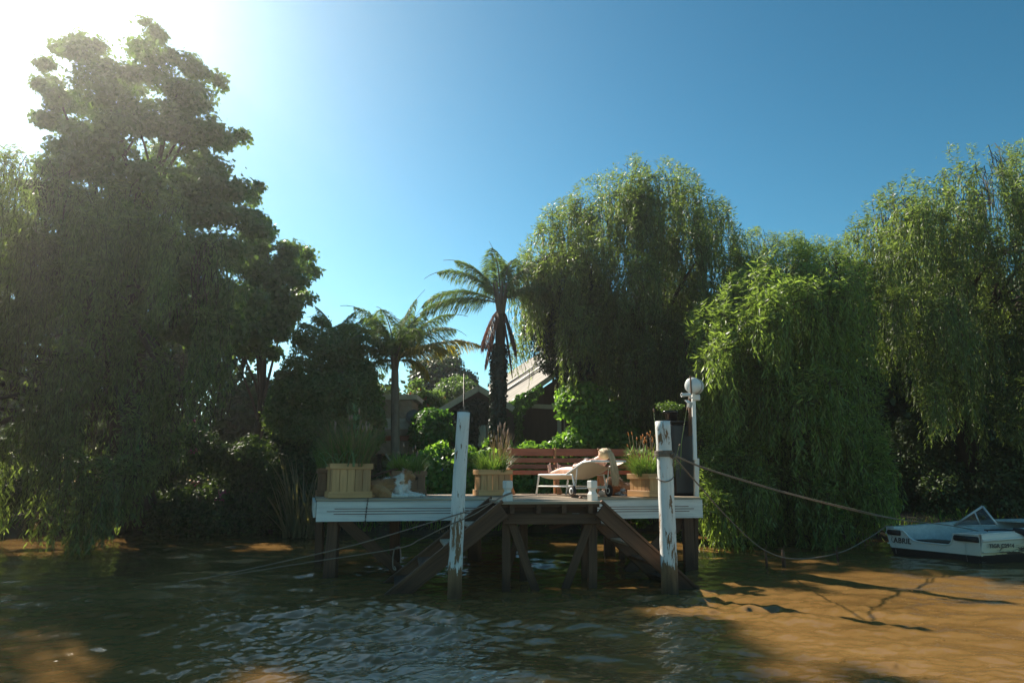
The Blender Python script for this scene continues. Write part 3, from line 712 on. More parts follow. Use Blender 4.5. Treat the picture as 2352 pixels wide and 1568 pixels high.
tpb = palm('tall dark palm with an ivy-wrapped trunk beside the gable', pb, pbt, .165, .13,
     [(180, 55, 2.58, 95, 0.58, 'palm'), (175, 30, 2.91, 105, 0.64, 'palm'), (168, 66, 2.35, 70, 0.58, 'palm'), (188, 12, 2.80, 70, 0.64, 'palm'), (120, 86, 2.24, 40, 0.58, 'palm'), (100, 78, 2.24, 55, 0.58, 'palm'), (60, 80, 2.13, 60, 0.58, 'palm'),
      (0, 70, 2.24, 80, 0.58, 'palm'), (10, 45, 2.02, 90, 0.58, 'palm'), (330, 35, 2.02, 100, 0.58, 'palm'), (205, -62, 1.68, 25, 0.61, 'palm_dead'), (190, -74, 2.24, 10, 0.58, 'palm_dead'), (-8, -66, 1.79, 25, 0.61, 'palm_dead'), (-2, -78, 2.46, 10, 0.58, 'palm_dead')], 62, trunk_mat='bark', shaft=.9)
def ivy_on_trunk(t, base, top, r, n, seed, name='ivy'):
    rng = np.random.default_rng(seed); base = np.array(base); top = np.array(top); u = rng.random(n) ** .9; a = rng.uniform(0, 6.283, n)
    v = np.stack([np.cos(a), np.sin(a), 0 * a], -1); p = base + (top - base) * u[:, None] + v * (r * (1.08 + rng.normal(0, .10, n)))[:, None]
    Q = leaves(p, np.array([0, 0, -1.0]) + rng.normal(0, .4, (n, 3)), v + rng.normal(0, .35, (n, 3)), rng.uniform(.06, .11, n), rng.uniform(.05, .09, n))
    quads_mesh(name, Q, M['ivy'], t)
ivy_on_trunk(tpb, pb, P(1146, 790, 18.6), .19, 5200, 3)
# spreading date palm behind the dome of small leaves
pc = PZ(775, 20.8, .5)
palm('date palm whose fronds arch out around the small-leaved dome', pc, P(775, 800, 20.8), .22, .2,
     [(175, 78, 1.9, 60, .38, 'palm'), (150, 70, 2.0, 80, .38, 'palm'), (60, 80, 1.8, 60, .36, 'palm'), (10, 68, 2.0, 90, .4, 'palm'), (0, 48, 2.2, 110, .42, 'palm'), (-15, 30, 2.4, 115, .42, 'palm'), (-25, 8, 2.4, 95, .42, 'palm'),
      (-35, -10, 2.6, 75, .42, 'palm'), (-20, -28, 2.8, 58, .42, 'palm'), (-12, -45, 3.2, 38, .42, 'palm_y'), (-60, 45, 2.0, 110, .42, 'palm'), (190, 55, 1.8, 80, .38, 'palm'), (-40, -45, 3.0, 35, .4, 'palm')], 63)

# -------- blades
def blades(rng, n, c, spread, L, W, bend, el=(60, 88), k=6, ry=None):
    """arching grass blades, each one connected strip -> (n, k+1, 2, 3)"""
    ry = spread if ry is None else ry
    b = np.array(c) + np.stack([rng.uniform(-spread, spread, n), rng.uniform(-ry, ry, n), np.zeros(n)], -1)
    rel = (b - np.array(c)); az = np.arctan2(rel[:, 1], rel[:, 0]) + rng.normal(0, .7, n); e = np.radians(rng.uniform(*el, n))
    L = rng.uniform(*L, n); W = rng.uniform(*W, n); bend = np.radians(rng.uniform(*bend, n)); out = []; p = b.copy()
    for i in range(k + 1):
        u = i / k; s = np.stack([-np.sin(az), np.cos(az), 0 * az], -1) * (W * (1 - u ** 1.6) * .5 + .0008)[:, None]
        out.append(np.stack([p - s, p + s], 1)); a = e - bend * (u ** 1.3)
        p = p + np.stack([np.cos(a) * np.cos(az), np.cos(a) * np.sin(az), np.sin(a)], -1) * (L / k)[:, None]
    return np.stack(out, 1)
def strip_mesh(name, sets, mats, parent=None):
    V, Fc, Mi = [], [], []; off = 0
    for co, mi in sets:
        n, k1 = co.shape[0], co.shape[1]; V.append(co.reshape(-1, 3)); ids = off + np.arange(n * k1 * 2).reshape(n, k1, 2)
        q = np.stack([ids[:, :-1, 0], ids[:, :-1, 1], ids[:, 1:, 1], ids[:, 1:, 0]], -1).reshape(-1, 4); Fc.append(q); Mi += [mi] * len(q); off += n * k1 * 2
    V = np.concatenate(V); Fc = np.concatenate(Fc); inv = inv_of(parent)
    if inv is not None: A = np.array(inv); V = V @ A[:3, :3].T + A[:3, 3]
    me = bpy.data.meshes.new(name); me.vertices.add(len(V)); me.vertices.foreach_set('co', V.astype(np.float32).ravel())
    me.loops.add(Fc.size); me.loops.foreach_set('vertex_index', Fc.astype(np.int32).ravel())
    me.polygons.add(len(Fc)); me.polygons.foreach_set('loop_start', np.arange(0, Fc.size, 4, dtype=np.int32)); me.polygons.foreach_set('material_index', Mi); me.update(calc_edges=True)
    return link_mesh(name, me, mats, parent)
# flax by the left corner of the jetty
rng = np.random.default_rng(90)
for (px, Y, n, Ls, lab) in ((690, 17.2, 70, (1.2, 2.3), 'stiff sword-leaved flax clump left of the jetty corner'), (735, 17.4, 40, (1.1, 2.0), 'smaller flax clump tucked behind the jetty corner')):
    c = PZ(px, Y, .15); t = thing('flax_plant', lab, 'plant', c)
    strip_mesh('leaves', [(blades(rng, n, c, .35, Ls, (.04, .07), (5, 45), (48, 88)), 0)], [M['flax']], t)

def bank_growth():
    rng = np.random.default_rng(55); sets = []
    for i in range(150):
        x = rng.uniform(-14, 16); y = bank_y(x) + rng.uniform(-.05, .7); c = (x, y, .22 + .25 * (y - bank_y(x)))
        sets.append((blades(rng, 34, c, .22, (.15, .6), (.008, .02), (20, 110), (35, 85), k=4), int(rng.integers(0, 3) == 0)))
    o = strip_mesh('bank_grass', sets, [M['hedge'], M['grass_dry']]); tag(o, 'grasses and weeds growing along the muddy waterline', 'grass', kind='stuff')
    n = 420; x = rng.uniform(-6, 9, n); y = rng.uniform(4.5, 15, n); p = np.stack([x, y, np.full(n, .137)], -1)
    Q = leaves(p, rand_dir(rng, n) * np.array([1, 1, .08]), np.tile([0, 0, 1.0], (n, 1)) + rng.normal(0, .15, (n, 3)), rng.uniform(.015, .04, n), rng.uniform(.008, .02, n))
    o = quads_mesh('floating_leaves', Q, M['grass_dry']); tag(o, 'fallen leaves and flecks drifting on the brown water', 'leaves', kind='stuff')
bank_growth()
# -------- hedge of hydrangeas behind the bench, bush by bush
hx = [(965, 1035, 60, 'cream_petal', 'leafy hydrangea with cream flower heads, right of the dog\'s planter'), (1030, 1030, 60, 'lilac', 'hydrangea with a lilac flower head, left of the leaning white pile'), (1110, 1022, 62, None, 'bright green hydrangea behind the tall grass planter'),
      (1190, 1020, 60, None, 'yellowish hedge bush behind the left end of the bench'), (1265, 1028, 60, None, 'hedge bush behind the middle of the bench'), (1340, 1022, 62, 'cream_petal', 'hedge bush behind the right half of the bench'), (1420, 1020, 60, None, 'hedge bush behind the terracotta pot')]
for i, (px, top, hw, bl, lab) in enumerate(hx):
    rr = random.Random(i + 5); pts = [(px - hw, 1190)]
    for k in range(11): pts.append((px - hw * 1.1 + hw * 2.2 * k / 10, top + rr.uniform(-14, 12) + (12 if k in (0, 10) else 0)))
    pts.append((px + hw, 1190)); Y = 18.7 + .2 * (i % 2)
    broadleaf('hydrangea_bush', lab, 'shrub', pts, Y, .55, 62, .30, 210, .14, 'hedge', dict(base=tuple(PZ(px, Y, .45))), 300 + i, D=45, front=.8, tol=6, group='hedge bushes behind the jetty', bloom=(bl, 3, .13) if bl else None)

# ================================================================ JETTY
ZT = 1.27
FL, FR, BL, BR = Vector((-2.87, 10.4, 0)), Vector((3.05, 11.4, 0)), Vector((-3.58, 12.8, 0)), Vector((3.35, 13.9, 0))
U = (FR - FL).normalized(); V = Vector((-U.y, U.x, 0)); UP = Vector((0, 0, 1))
ROTZ = math.atan2(U.y, U.x)
def zz(p, z): return Vector((p[0], p[1], z))
LL, LR = PZ(1153, 9.35, 0), PZ(1384, 9.45, 0); LL.z = LR.z = 0
LLb, LRb = LL + V * 1.28 , LR + V * 1.38
dock = thing('wooden_jetty', 'weathered wooden jetty with striped white fascia, stairs on both sides and dark posts', 'jetty', (0, 10.4, 0))
def boards(mb, a0, a1, b0, b1, n, th=.035, mat=0):
    for i in range(n):
        t0, t1 = (i + .03) / n, (i + .94) / n
        j = rnd.uniform(-.012, .012); q = [a0.lerp(b0, t0), a1.lerp(b1, t0), a1.lerp(b1, t1), a0.lerp(b0, t1)]
        q[0] -= U * (.02 + j); q[3] -= U * (.02 + j)
        mb.prism([zz(p, ZT + rnd.uniform(-.003, .003)) for p in q], (0, 0, -th), mat)
mb = MB(); boards(mb, FL - V * .05, FR - V * .05, BL, BR, 20); mb.build('deck_boards', M['deck'], dock, bevel=.004)
mb = MB(); boards(mb, LL - V * .04 - U * .04, LR - V * .04 + U * .04, LLb - V * .0, LRb - V * .0, 10); mb.build('landing_boards', M['deck'], dock, bevel=.004)
# joists and rim of the landing
mb = MB()
for t in (.1, .37, .63, .9):
    a = LL.lerp(LR, t); b = LLb.lerp(LRb, t); mb.beam(zz(a, ZT - .10), zz(b, ZT - .10), .06, .12)
mb.beam(zz(LL + V * .16, ZT - .10), zz(LR + V * .16, ZT - .10), .05, .13); mb.build('landing_joists', M['old_wood'], dock)
mb = MB(); mb.beam(zz(LL + V * .05, ZT - .058), zz(LR + V * .05, ZT - .058), .045, .04)
mb.build('landing_rim', M['old_wood'], dock)
mb = MB()
for t in np.linspace(.02, .98, 9):
    a = FL.lerp(FR, t) + V * .06; b = BL.lerp(BR, t) - V * .06; mb.beam(zz(a, ZT - .12), zz(b, ZT - .12), .06, .16)
mb.beam(zz(BL, ZT - .12), zz(BR, ZT - .12), .05, .2); mb.build('joists', M['old_wood'], dock)
# white fascia boards with three brown lines
ux_l = (LLb - FL).dot(U); ux_r = (LRb - FL).dot(U)
def fascia(a, b, lines):
    mb = MB(); mb.beam(zz(a - V * .045, ZT - .185), zz(b - V * .045, ZT - .185), .035, .285)
    mb.beam(zz(a - V * .05, ZT - .047), zz(b - V * .05, ZT - .047), .052, .012)
    o = mb.build('fascia', M['white_wood'], dock, bevel=.003)
    mb = MB()
    for z, s, e in lines:
        n = 14; pts = [zz(FL + U * (s + (e - s) * i / n) - V * .0645, z + rnd.uniform(-.0012, .0012)) for i in range(n + 1)]
        for i in range(n): mb.beam(pts[i], pts[i + 1], .004, .011)
    mb.build('painted_lines', M['stripe'], o)
LTOT = (FR - FL).dot(U)
fascia(FL - U * .02, FL + U * (ux_l - .02), [(ZT - .145, .24, ux_l - .1), (ZT - .182, .13, ux_l - .1), (ZT - .220, .23, ux_l - .1)])
fascia(FL + U * (ux_r + .02), FR + U * .02, [(ZT - .145, ux_r + .1, LTOT - .22), (ZT - .182, ux_r + .1, LTOT - .13), (ZT - .220, ux_r + .1, LTOT - .21)])
mb = MB(); sdv = (BL - FL).normalized(); mb.beam(zz(FL - U * .05 + sdv * .0, ZT - .16), zz(BL - U * .05, ZT - .16), .035, .22, up=(0, 0, 1)); mb.build('side_fascia', M['white_wood'], dock)
# posts
def post(px, Y, top, w, px2=None, w2=None, mat='old_wood'):
    a = PZ(px, Y, top); b = PZ(px2 if px2 else px, Y, -.6); mb = MB(); mb.beam(a, b, w, w * .95, up=(0, 1, .01), taper=(w2 or w) / w); mb.build('post', M[mat], dock, bevel=.008); return a
post(768, 10.58, .99, .15, 750, .22); post(1579, 11.45, .99, .15, 1587, .16); post(1598, 11.6, .95, .07, 1599, .06)
post(735, 12.4, 1.06, .13, 731); post(907, 12.9, 1.06, .17); post(1090, 13.2, 1.06, .24); post(1400, 13.5, 1.06, .20); post(1428, 13.0, 1.06, .10)
post(1163, 9.55, ZT - .17, .115, 1162); post(1361, 9.62, ZT - .17, .12, 1360); post(1203, 10.6, ZT - .17, .12, 1202); post(1345, 10.7, ZT - .17, .12)
def brace(name, a, b, w, h, up=(0, 1, 0)):
    mb = MB(); mb.beam(a, b, w, h, up=up, jitter=.004); mb.build(name, M['old_wood'], dock, bevel=.006)
brace('cross_beam', PZ(1156, 9.44, 1.035), PZ(1379, 9.53, 1.035), .14, .05)
mb = MB()
for px in (1167, 1368): mb = MB(); mb.lathe(PZ(px, 9.40, 1.035), [(.012, 0), (.012, .03)], (0, 1, 0), 8); mb.build('bolt_head', M['chain'], dock)

brace('diagonal_brace', PZ(1176, 9.49, .98), PZ(1247, 9.49, -.15), .11, .045)
brace('diagonal_brace', PZ(1354, 9.57, .98), PZ(1280, 9.57, -.15), .11, .045)
brace('diagonal_brace', PZ(1196, 10.66, .85), PZ(1160, 10.66, .1), .10, .045); brace('diagonal_brace', PZ(1262, 10.8, .82), PZ(1352, 10.8, .98), .06, .03)
brace('diagonal_brace', PZ(785, 10.5, .97), PZ(930, 10.9, .1), .16, .05)
brace('diagonal_brace', PZ(1572, 11.5, .92), PZ(1440, 11.3, .1), .17, .05)
# stairs down to the water on both sides of the landing
def stair(sgn, corner, name_label):
    run, drop = (2.28, 1.75) if sgn < 0 else (2.05, 1.80)
    top = zz(corner - V * .03 , ZT - .11); bot = top + U * sgn * run - UP * drop
    e = MB(); e.beam(top - U * sgn * .02 - UP * .0, bot, .055, .19, jitter=.004); e.beam(top + UP * .115 - U * sgn * .0 + V*.001, bot + UP * .115 , .09, .035, jitter=.003)
    st = e.build('stair_stringer', M['old_wood'], dock, bevel=.005)
    e = MB(); off = V * 1.08; e.beam(top + off + UP * .03, bot + off, .055, .2, jitter=.004); e.beam(top + off + UP * .135, bot + off + UP * .115, .09, .035)
    st2 = e.build('stair_stringer', M['old_wood'], dock, bevel=.005)
    for k in range(1, 7):
        f = k / 7.2; c = top + U * sgn * run * f - UP * (drop * f - .02); e = MB()
        e.beam(c + V * .03, c + off - V * .03, .24, .035, jitter=.003); e.build('stair_tread', M['old_wood' if k > 2 else 'deck'], dock, bevel=.004)
stair(-1, LL, ''); stair(1, LR, '')
# little carved bollards at the landing corners
def bollard(px, Y, rz, k=1.0):
    mb = MB(); c = PZ(px, Y, ZT); rot = Matrix.Rotation(rz, 3, 'Z'); sec = [(0, .052), (.085, .052), (.125, .036), (.145, .036), (.175, .052), (.265, .052), (.27, .046)]
    b0 = len(mb.v)
    for h, r in sec:
        for a, b in ((-1, -1), (1, -1), (1, 1), (-1, 1)): mb.v.append(tuple(c + rot @ Vector((a * r, b * r, h * k))))
    for i in range(len(sec) - 1):
        for q in range(4):
            q2 = (q + 1) % 4; mb.face([b0 + i * 4 + q, b0 + i * 4 + q2, b0 + i * 4 + 4 + q2, b0 + i * 4 + 4 + q], 0, [(sec[i][0], q * .1), (sec[i][0], q * .1 + .1), (sec[i + 1][0], q * .1 + .1), (sec[i + 1][0], q * .1)])
    t = b0 + (len(sec) - 1) * 4; mb.face([t, t + 1, t + 2, t + 3])
    mb.build('bollard', M['white_wood'], dock, bevel=.006)
bollard(1166, 9.5, .5); bollard(1361, 9.62, .55)
# gangway to the bank
mb = MB(); g0, g1 = Vector((-.2, 13.2, 0)), Vector((-.9, 19.2, 0))
for i in range(44):
    c = g0.lerp(g1, (i + .5) / 44); mb.box(zz(c, ZT - .045 - .01 * i * .5), (1.2, .115, .03), Matrix.Rotation(.1, 3, 'Z'))
mb.build('gangway', M['deck'], dock)

# ---------------------------------------------------------------- mooring piles
def pile(label, top, bot, Y, r0, r1, seed, tilt_top=True):
    a = P(top[0], top[1], Y); b = P(bot[0], bot[1], Y); d = (b - a); b = a + d * 1.25
    t = thing('mooring_pile', label, 'mooring pile', (b.x, b.y, b.z), group='white mooring piles in front of the jetty')
    rr = random.Random(seed); n = 26; pts, rad = [], []
    for i in range(n + 1):
        u = i / n; pts.append(b.lerp(a, u) + Vector((rr.uniform(-1, 1), rr.uniform(-1, 1), 0)) * .0025 + Vector((math.sin(u * 5 + seed) * .008, 0, 0))); rad.append((r1 + (r0 - r1) * u) * (1 + rr.uniform(-.012, .012)))
    mb = MB(); mb.tube(pts, rad, 18); mb.build('shaft', M['pile'], t, recalc=False); return t, a
pl, pla = pile('left white mooring pile with flaking paint, tilted, with cable ends on top', (1064, 947), (1044, 1350), 8.9, .082, .092, 2)
mb = MB()
for k in range(6):
    a = k * 1.05; mb.tube([pla + Vector((math.cos(a) * .06, math.sin(a) * .06, .0)), pla + Vector((math.cos(a) * .04, math.sin(a) * .05, .03)), pla + Vector((math.cos(a + 1) * .03, math.sin(a + 1) * .04, .035)), pla + Vector((math.cos(a + .4) * .085, math.sin(a + .4) * .07, .008))], .004, 5)
mb.lathe(pla + Vector((.01, 0, .0)), [(.012, 0), (.008, .04), (.012, .05), (.016, .065), (.008, .08)], n=8); mb.build('cable_ends', M['rope'], pl, recalc=False)
pr, pra = pile('right white mooring pile, thicker, with rope wound round it', (1521, 967), (1539, 1330), 9.3, .101, .112, 4)

def sag(pts, n=14):
    """smooth line through the points (Catmull-Rom)"""
    P_ = [Vector(p) for p in pts]; P_ = [P_[0] * 2 - P_[1]] + P_ + [P_[-1] * 2 - P_[-2]]; out = []
    for i in range(1, len(P_) - 2):
        for k in range(n):
            t = k / n; a, b, c, d = P_[i - 1:i + 3]
            out.append(.5 * ((2 * b) + (-a + c) * t + (2 * a - 5 * b + 4 * c - d) * t * t + (-a + 3 * b - 3 * c + d) * t ** 3))
    out.append(P_[-2]); return out
def rope(label, pts, r=.009, extra=None, group=None, loc=None):
    loc = pts[0]; t = None; mb = MB(); mb.tube(sag(pts), r, 6)
    for e in (extra or []): mb.tube(sag(e), r, 6)
    inv = None; o = mb.build('rope', M['rope'], None, recalc=False); return tag(o, label, 'rope', group)
axis_r = (P(1539, 1330, 9.3) - pra).normalized()
def wind(c, r, turns, step, a0=0, n=18): return [c + Vector((math.cos(a0 + k / n * 6.283) * r, math.sin(a0 + k / n * 6.283) * r, step * k / n)) for k in range(int(turns * n) + 1)]
c1 = P(1524, 1044, 9.3); c2 = P(1527, 1102, 9.3)
knot = P(1546, 1046, 9.2)
mb = MB(); mb.tube(wind(c1, .114, 3.2, .016, -1.0), .009, 6); mb.tube(wind(c1 + Vector((0, 0, .012)), .116, 2.1, -.02, 1.0), .008, 6)
mb.tube([knot + Vector((math.cos(a) * .022, math.sin(a * 2) * .015, math.sin(a) * .03)) for a in np.linspace(0, 9, 30)], .011, 6)
mb.tube(sag([c1 + Vector((.1, -.07, 0)), knot, knot + Vector((.0, 0, -.06)), c1 + Vector((.115, .0, -.20)), c2 + Vector((.112, -.02, .06)), c2 + Vector((.07, -.09, .01)), c2 + Vector((0, -.118, -.015)), c2 + Vector((-.07, -.1, -.01)), c2 + Vector((-.115, -.02, .03))], 6), .008, 6)
tag(mb.build('rope_winding', M['rope'], None, recalc=False), 'rope wound and knotted round the right mooring pile', 'rope')
rope('taut double rope running from the right pile down to the boat', [knot, P(1640, 1083, 9.9), P(1830, 1139, 11.0), P(2030, 1187, 12.2), P(2180, 1206, 12.9), P(2262, 1222, 12.6)], .008,
     [[knot + Vector((0, 0, .012)), P(1640, 1081, 9.9), P(1830, 1136.5, 11.0), P(2000, 1178, 12.0), P(2060, 1191, 13.4)]], 'mooring ropes')
rope('slack rope dipping to the water between the right pile and the boat stern', [knot, P(1600, 1108, 9.7), P(1680, 1197, 10.5), P(1755, 1262, 11.3), P(1830, 1283, 12.0), P(1930, 1268, 12.8), P(2000, 1232, 13.4), P(2038, 1206, 13.55)], .010, None, 'mooring ropes')
rope('upper rope running left from the landing bollard into the river', [P(1176, 1132, 9.44), P(1160, 1138, 9.36), P(1100, 1165, 9.0), P(1030, 1187, 8.75), P(850, 1241, 9.2), P(727, 1272, 9.6), P(480, 1325, 10.0), P(300, 1352, 10.2)], .008, None, 'mooring ropes')
rope('lower rope running left past the stairs, with a loop hanging from it', [P(1176, 1130, 9.44), P(1150, 1141, 9.3), P(1090, 1180, 9.0), P(1030, 1206, 8.75), P(965, 1238, 9.1), P(912, 1259, 9.2), P(720, 1289, 9.9), P(560, 1315, 10.6), P(470, 1330, 10.9)], .008,
     [[P(905, 1262, 9.18), P(902, 1285, 9.18), P(903, 1304, 9.18), P(909, 1308, 9.16), P(906, 1300, 9.18)], [P(908, 1258, 9.18), P(918, 1256, 9.18), P(921, 1275, 9.18), P(920, 1292, 9.18)]], 'mooring ropes')
def chain(label, pts, n, r=.013):
    mb = MB(); sp = sag(pts, 12)
    for i in range(n):
        p = sp[int(i / n * (len(sp) - 1))]; a = Matrix.Rotation((i % 2) * 1.57 + .3, 3, 'Z')
        mb.tube([p + a @ Vector((math.cos(t) * r * .6, 0, math.sin(t) * r * 1.35)) for t in np.linspace(0, 6.283, 9)], .0030, 5, cap=False)
    tag(mb.build('chain', M['chain'], None, recalc=False), label, 'chain', 'rusty chains on the jetty')
cA = FL + U * (.72); chain('rusty chain hanging over the left white fascia beside the big planter', [zz(cA - V * .078, ZT + .0), zz(cA - V * .08 - U * .02, ZT - .2), zz(cA - V * .08 - U * .035, ZT - .42)], 17)
chain('chain hanging from the right end of the jetty down to the water', [P(1566, 1205, 11.25), P(1567, 1240, 11.25), P(1574, 1270, 11.25), P(1575, 1330, 11.25)], 28)
for i, (px, y0, y1, Y, lab) in enumerate(((1757, 1262, 1300, 11.9, 'thin stake in the water, leftmost of three under the slack rope'), (1797, 1262, 1308, 11.8, 'thickest stake in the water under the bright willow'), (1921, 1262, 1300, 12.6, 'thin stake in the water nearest the boat stern'))):
    mb = MB(); a = P(px, y0, Y); mb.tube([a, a + Vector((.01, 0, -.15)), a + Vector((.03, 0, -.9))], [.012 + .008 * (i == 1), .022 + .01 * (i == 1), .02], 7)
    for k in range(3): mb.tube([a + Vector((0, 0, -.05 * k)), a + Vector((.05 * (-1) ** k, .02, -.05 * k + .07))], [.008, .003], 5)
    tag(mb.build('mooring_stake', M['old_wood'], None, recalc=False), lab, 'stake', 'stakes in the water')

# ---------------------------------------------------------------- planters
def planter(label, px, Y, w, d, h, rz, mat, npl=5, z=ZT, group='wooden planter boxes on the jetty'):
    c = PZ(px, Y, z); t = thing('planter_box', label, 'planter', c, rz, group)
    th = .022; s = Matrix.Identity(3)
    for face in range(4):
        mb = MB(); wid = (w if face % 2 == 0 else d); dep = (d if face % 2 == 0 else w); rot = Matrix.Rotation(face * math.pi / 2, 3, 'Z')
        k = max(3, round(wid / w * npl)); inner = wid - .05
        for i in range(k):
            x = -inner / 2 + inner * (i + .5) / k; mb.box(rot @ Vector((x, -dep / 2 + .02, h * .5)), (inner / k - .006, .018, h * .96), rot)
        mb.build('plank_side', M[mat], t, world=False, bevel=.002)
        for zc, hh, nm in ((h - .042, .085, 'top_rail'), (.055, .095, 'bottom_rail')):
            mb = MB(); mb.box(rot @ Vector((0, -dep / 2 - .004, zc)), (wid + .028 - (.0 if face % 2 == 0 else .034), th, hh), rot); mb.build(nm, M[mat], t, world=False, bevel=.003)
    mb = MB(); mb.box((0, 0, h - .06), (w - .05, d - .05, .02)); mb.build('soil', M['soil'], t, world=False)
    return Vector((c.x, c.y, z + h - .05))
rg = np.random.default_rng(101)
def plant(name, label, c, sets, mats, group=None):
    t = thing(name, label, 'plant', c, group=group); strip_mesh('leaves', sets, mats, t); return t
def stalks(t, c, items, mat_tip='plume', mat_stem='grass', tipname='flower_heads', tipr=.016):
    mb = MB(); tb = MB()
    for (dx, dy, h, lean, tl) in items:
        b = Vector(c) + Vector((dx, dy, 0)); e = b + Vector((lean, 0, h)); m = b.lerp(e, .5) + Vector((-lean * .2, 0, 0))
        mb.tube([b, m, e], [.006, .005, .003], 5)
        if tl:
            tb = MB(); tb.tube([e - Vector((0, 0, .01)), e + Vector((lean * .05, 0, tl * .3)), e + Vector((lean * .12, 0, tl * .7)), e + Vector((lean * .25, 0, tl))], [tipr * .5, tipr, tipr * .8, .002], 6); tb.build('flower_head', M[mat_tip], t, recalc=False)
    mb.build('stems', M[mat_stem], t, recalc=False)
c = planter('largest planter, pale pine planks, standing on the left corner of the jetty', 799, 10.82, .62, .56, .52, R(21), 'pine', 5)
t = plant('ornamental_grass', 'big tuft of tall dry and green grasses growing from the left corner planter', c,
      [(blades(rg, 420, c, .27, (.35, .8), (.005, .010), (10, 80), (58, 89)), 0), (blades(rg, 420, c, .27, (.55, 1.1), (.003, .006), (10, 70), (55, 89)), 1), (blades(rg, 20, c + Vector((-.16, -.2, 0)), .12, (.3, .55), (.02, .032), (70, 150), (50, 75)), 2), (blades(rg, 16, c + Vector((.1, -.2, 0)), .16, (.3, .5), (.018, .028), (70, 140), (50, 80)), 2)], [M['grass'], M['grass_dry'], M['grass_blue']])
stalks(t, c, [(rg.uniform(-.25, .3), rg.uniform(-.2, .2), rg.uniform(.5, .85), rg.uniform(-.1, .12), rg.uniform(.06, .12)) for _ in range(16)])
# tall leafy stalk rising out of that tuft
ts = thing('tall_weed', 'tall thin leafy stalk rising above the left corner planter', 'plant', c)
mb = MB(); top = P(818, 868, 10.82); mid = P(816, 975, 10.82); mb.tube(sag([c, mid, top]), .006, 5)
for (sx, y0, y1) in ((-16, 945, 905), (16, 930, 890), (-14, 985, 950), (20, 990, 955), (6, 905, 880), (-7, 915, 888)):
    a = P(816, y0 + 15, 10.82); mb.tube([a, P(816 + sx * .6, (y0 + y1) / 2 + 8, 10.82), P(816 + sx, y1, 10.8)], [.004, .003, .002], 5)
mb.build('stem', M['grass'], ts, recalc=False)
strip_mesh('leaves', [(blades(rg, 9, P(816, yy, 10.82), .02, (.12, .2), (.02, .03), (30, 90), (35, 80)), 0) for yy in (1005, 985, 965, 945)], [M['grass_blue']], ts)
c = planter('slim reddish planter squeezed behind the left corner planter', 752, 11.75, .34, .4, .46, R(20), 'pine_dark', 3)
plant('grass_tuft', 'low grass in the slim reddish planter behind the corner one', c, [(blades(rg, 260, c, .16, (.3, .6), (.005, .009), (10, 70), (60, 88)), 0)], [M['grass']])
c = planter('stained dark planter right behind the resting collie', 936, 12.3, .58, .5, .42, R(14), 'pine_dark', 4)
t = plant('strap_leaf_plant', 'dark green strappy plant in the planter behind the collie', c, [(blades(rg, 420, c, .24, (.28, .52), (.010, .018), (20, 90), (40, 85)), 0)], [M['grass']])
stalks(t, c, [(rg.uniform(-.2, .2), 0, rg.uniform(.3, .5), rg.uniform(-.06, .06), .07) for _ in range(6)], mat_stem='grass_dry')
c = planter('planter left of the bench, between the left pile and the landing bollard', 1131, 12.05, .56, .45, .44, R(16), 'pine', 5)
t = plant('ornamental_grass', 'fresh green grass with reddish plumes in the planter left of the bench', c, [(blades(rg, 520, c, .22, (.25, .5), (.008, .014), (20, 90), (45, 88)), 0), (blades(rg, 70, c + Vector((.12, 0, 0)), .1, (.45, .8), (.004, .006), (5, 40), (72, 89)), 1)], [M['grass'], M['grass_dry']])
stalks(t, c, [(.12 + rg.uniform(-.05, .1), 0, rg.uniform(.35, .78), rg.uniform(-.08, .12), rg.uniform(.08, .14)) for _ in range(14)], mat_stem='grass_dry')
c = planter('pale planter turned cornerwise at the right, beside the lounger', 1494, 11.45, .50, .50, .37, R(32), 'pine', 5)
t = plant('red_hot_poker', 'grassy clump with orange-tipped stalks in the cornerwise planter', c, [(blades(rg, 620, c, .24, (.3, .56), (.008, .016), (20, 90), (40, 88)), 0), (blades(rg, 60, c, .2, (.35, .6), (.004, .007), (5, 40), (65, 89)), 1)], [M['grass'], M['grass_dry']])
stalks(t, c, [(rg.uniform(-.3, .25), rg.uniform(-.15, .15), rg.uniform(.35, .72), rg.uniform(-.1, .1), rg.uniform(.03, .06)) for _ in range(22)], mat_tip='orange', mat_stem='grass_dry', tipr=.010)
stalks(t, c + Vector((.3, -.25, 0)), [(-.22, 0, 1.05, -.02, .05), (.14, 0, 1.08, .16, .05), (.05, 0, .5, .1, .02)], mat_tip='plume', tipr=.013)

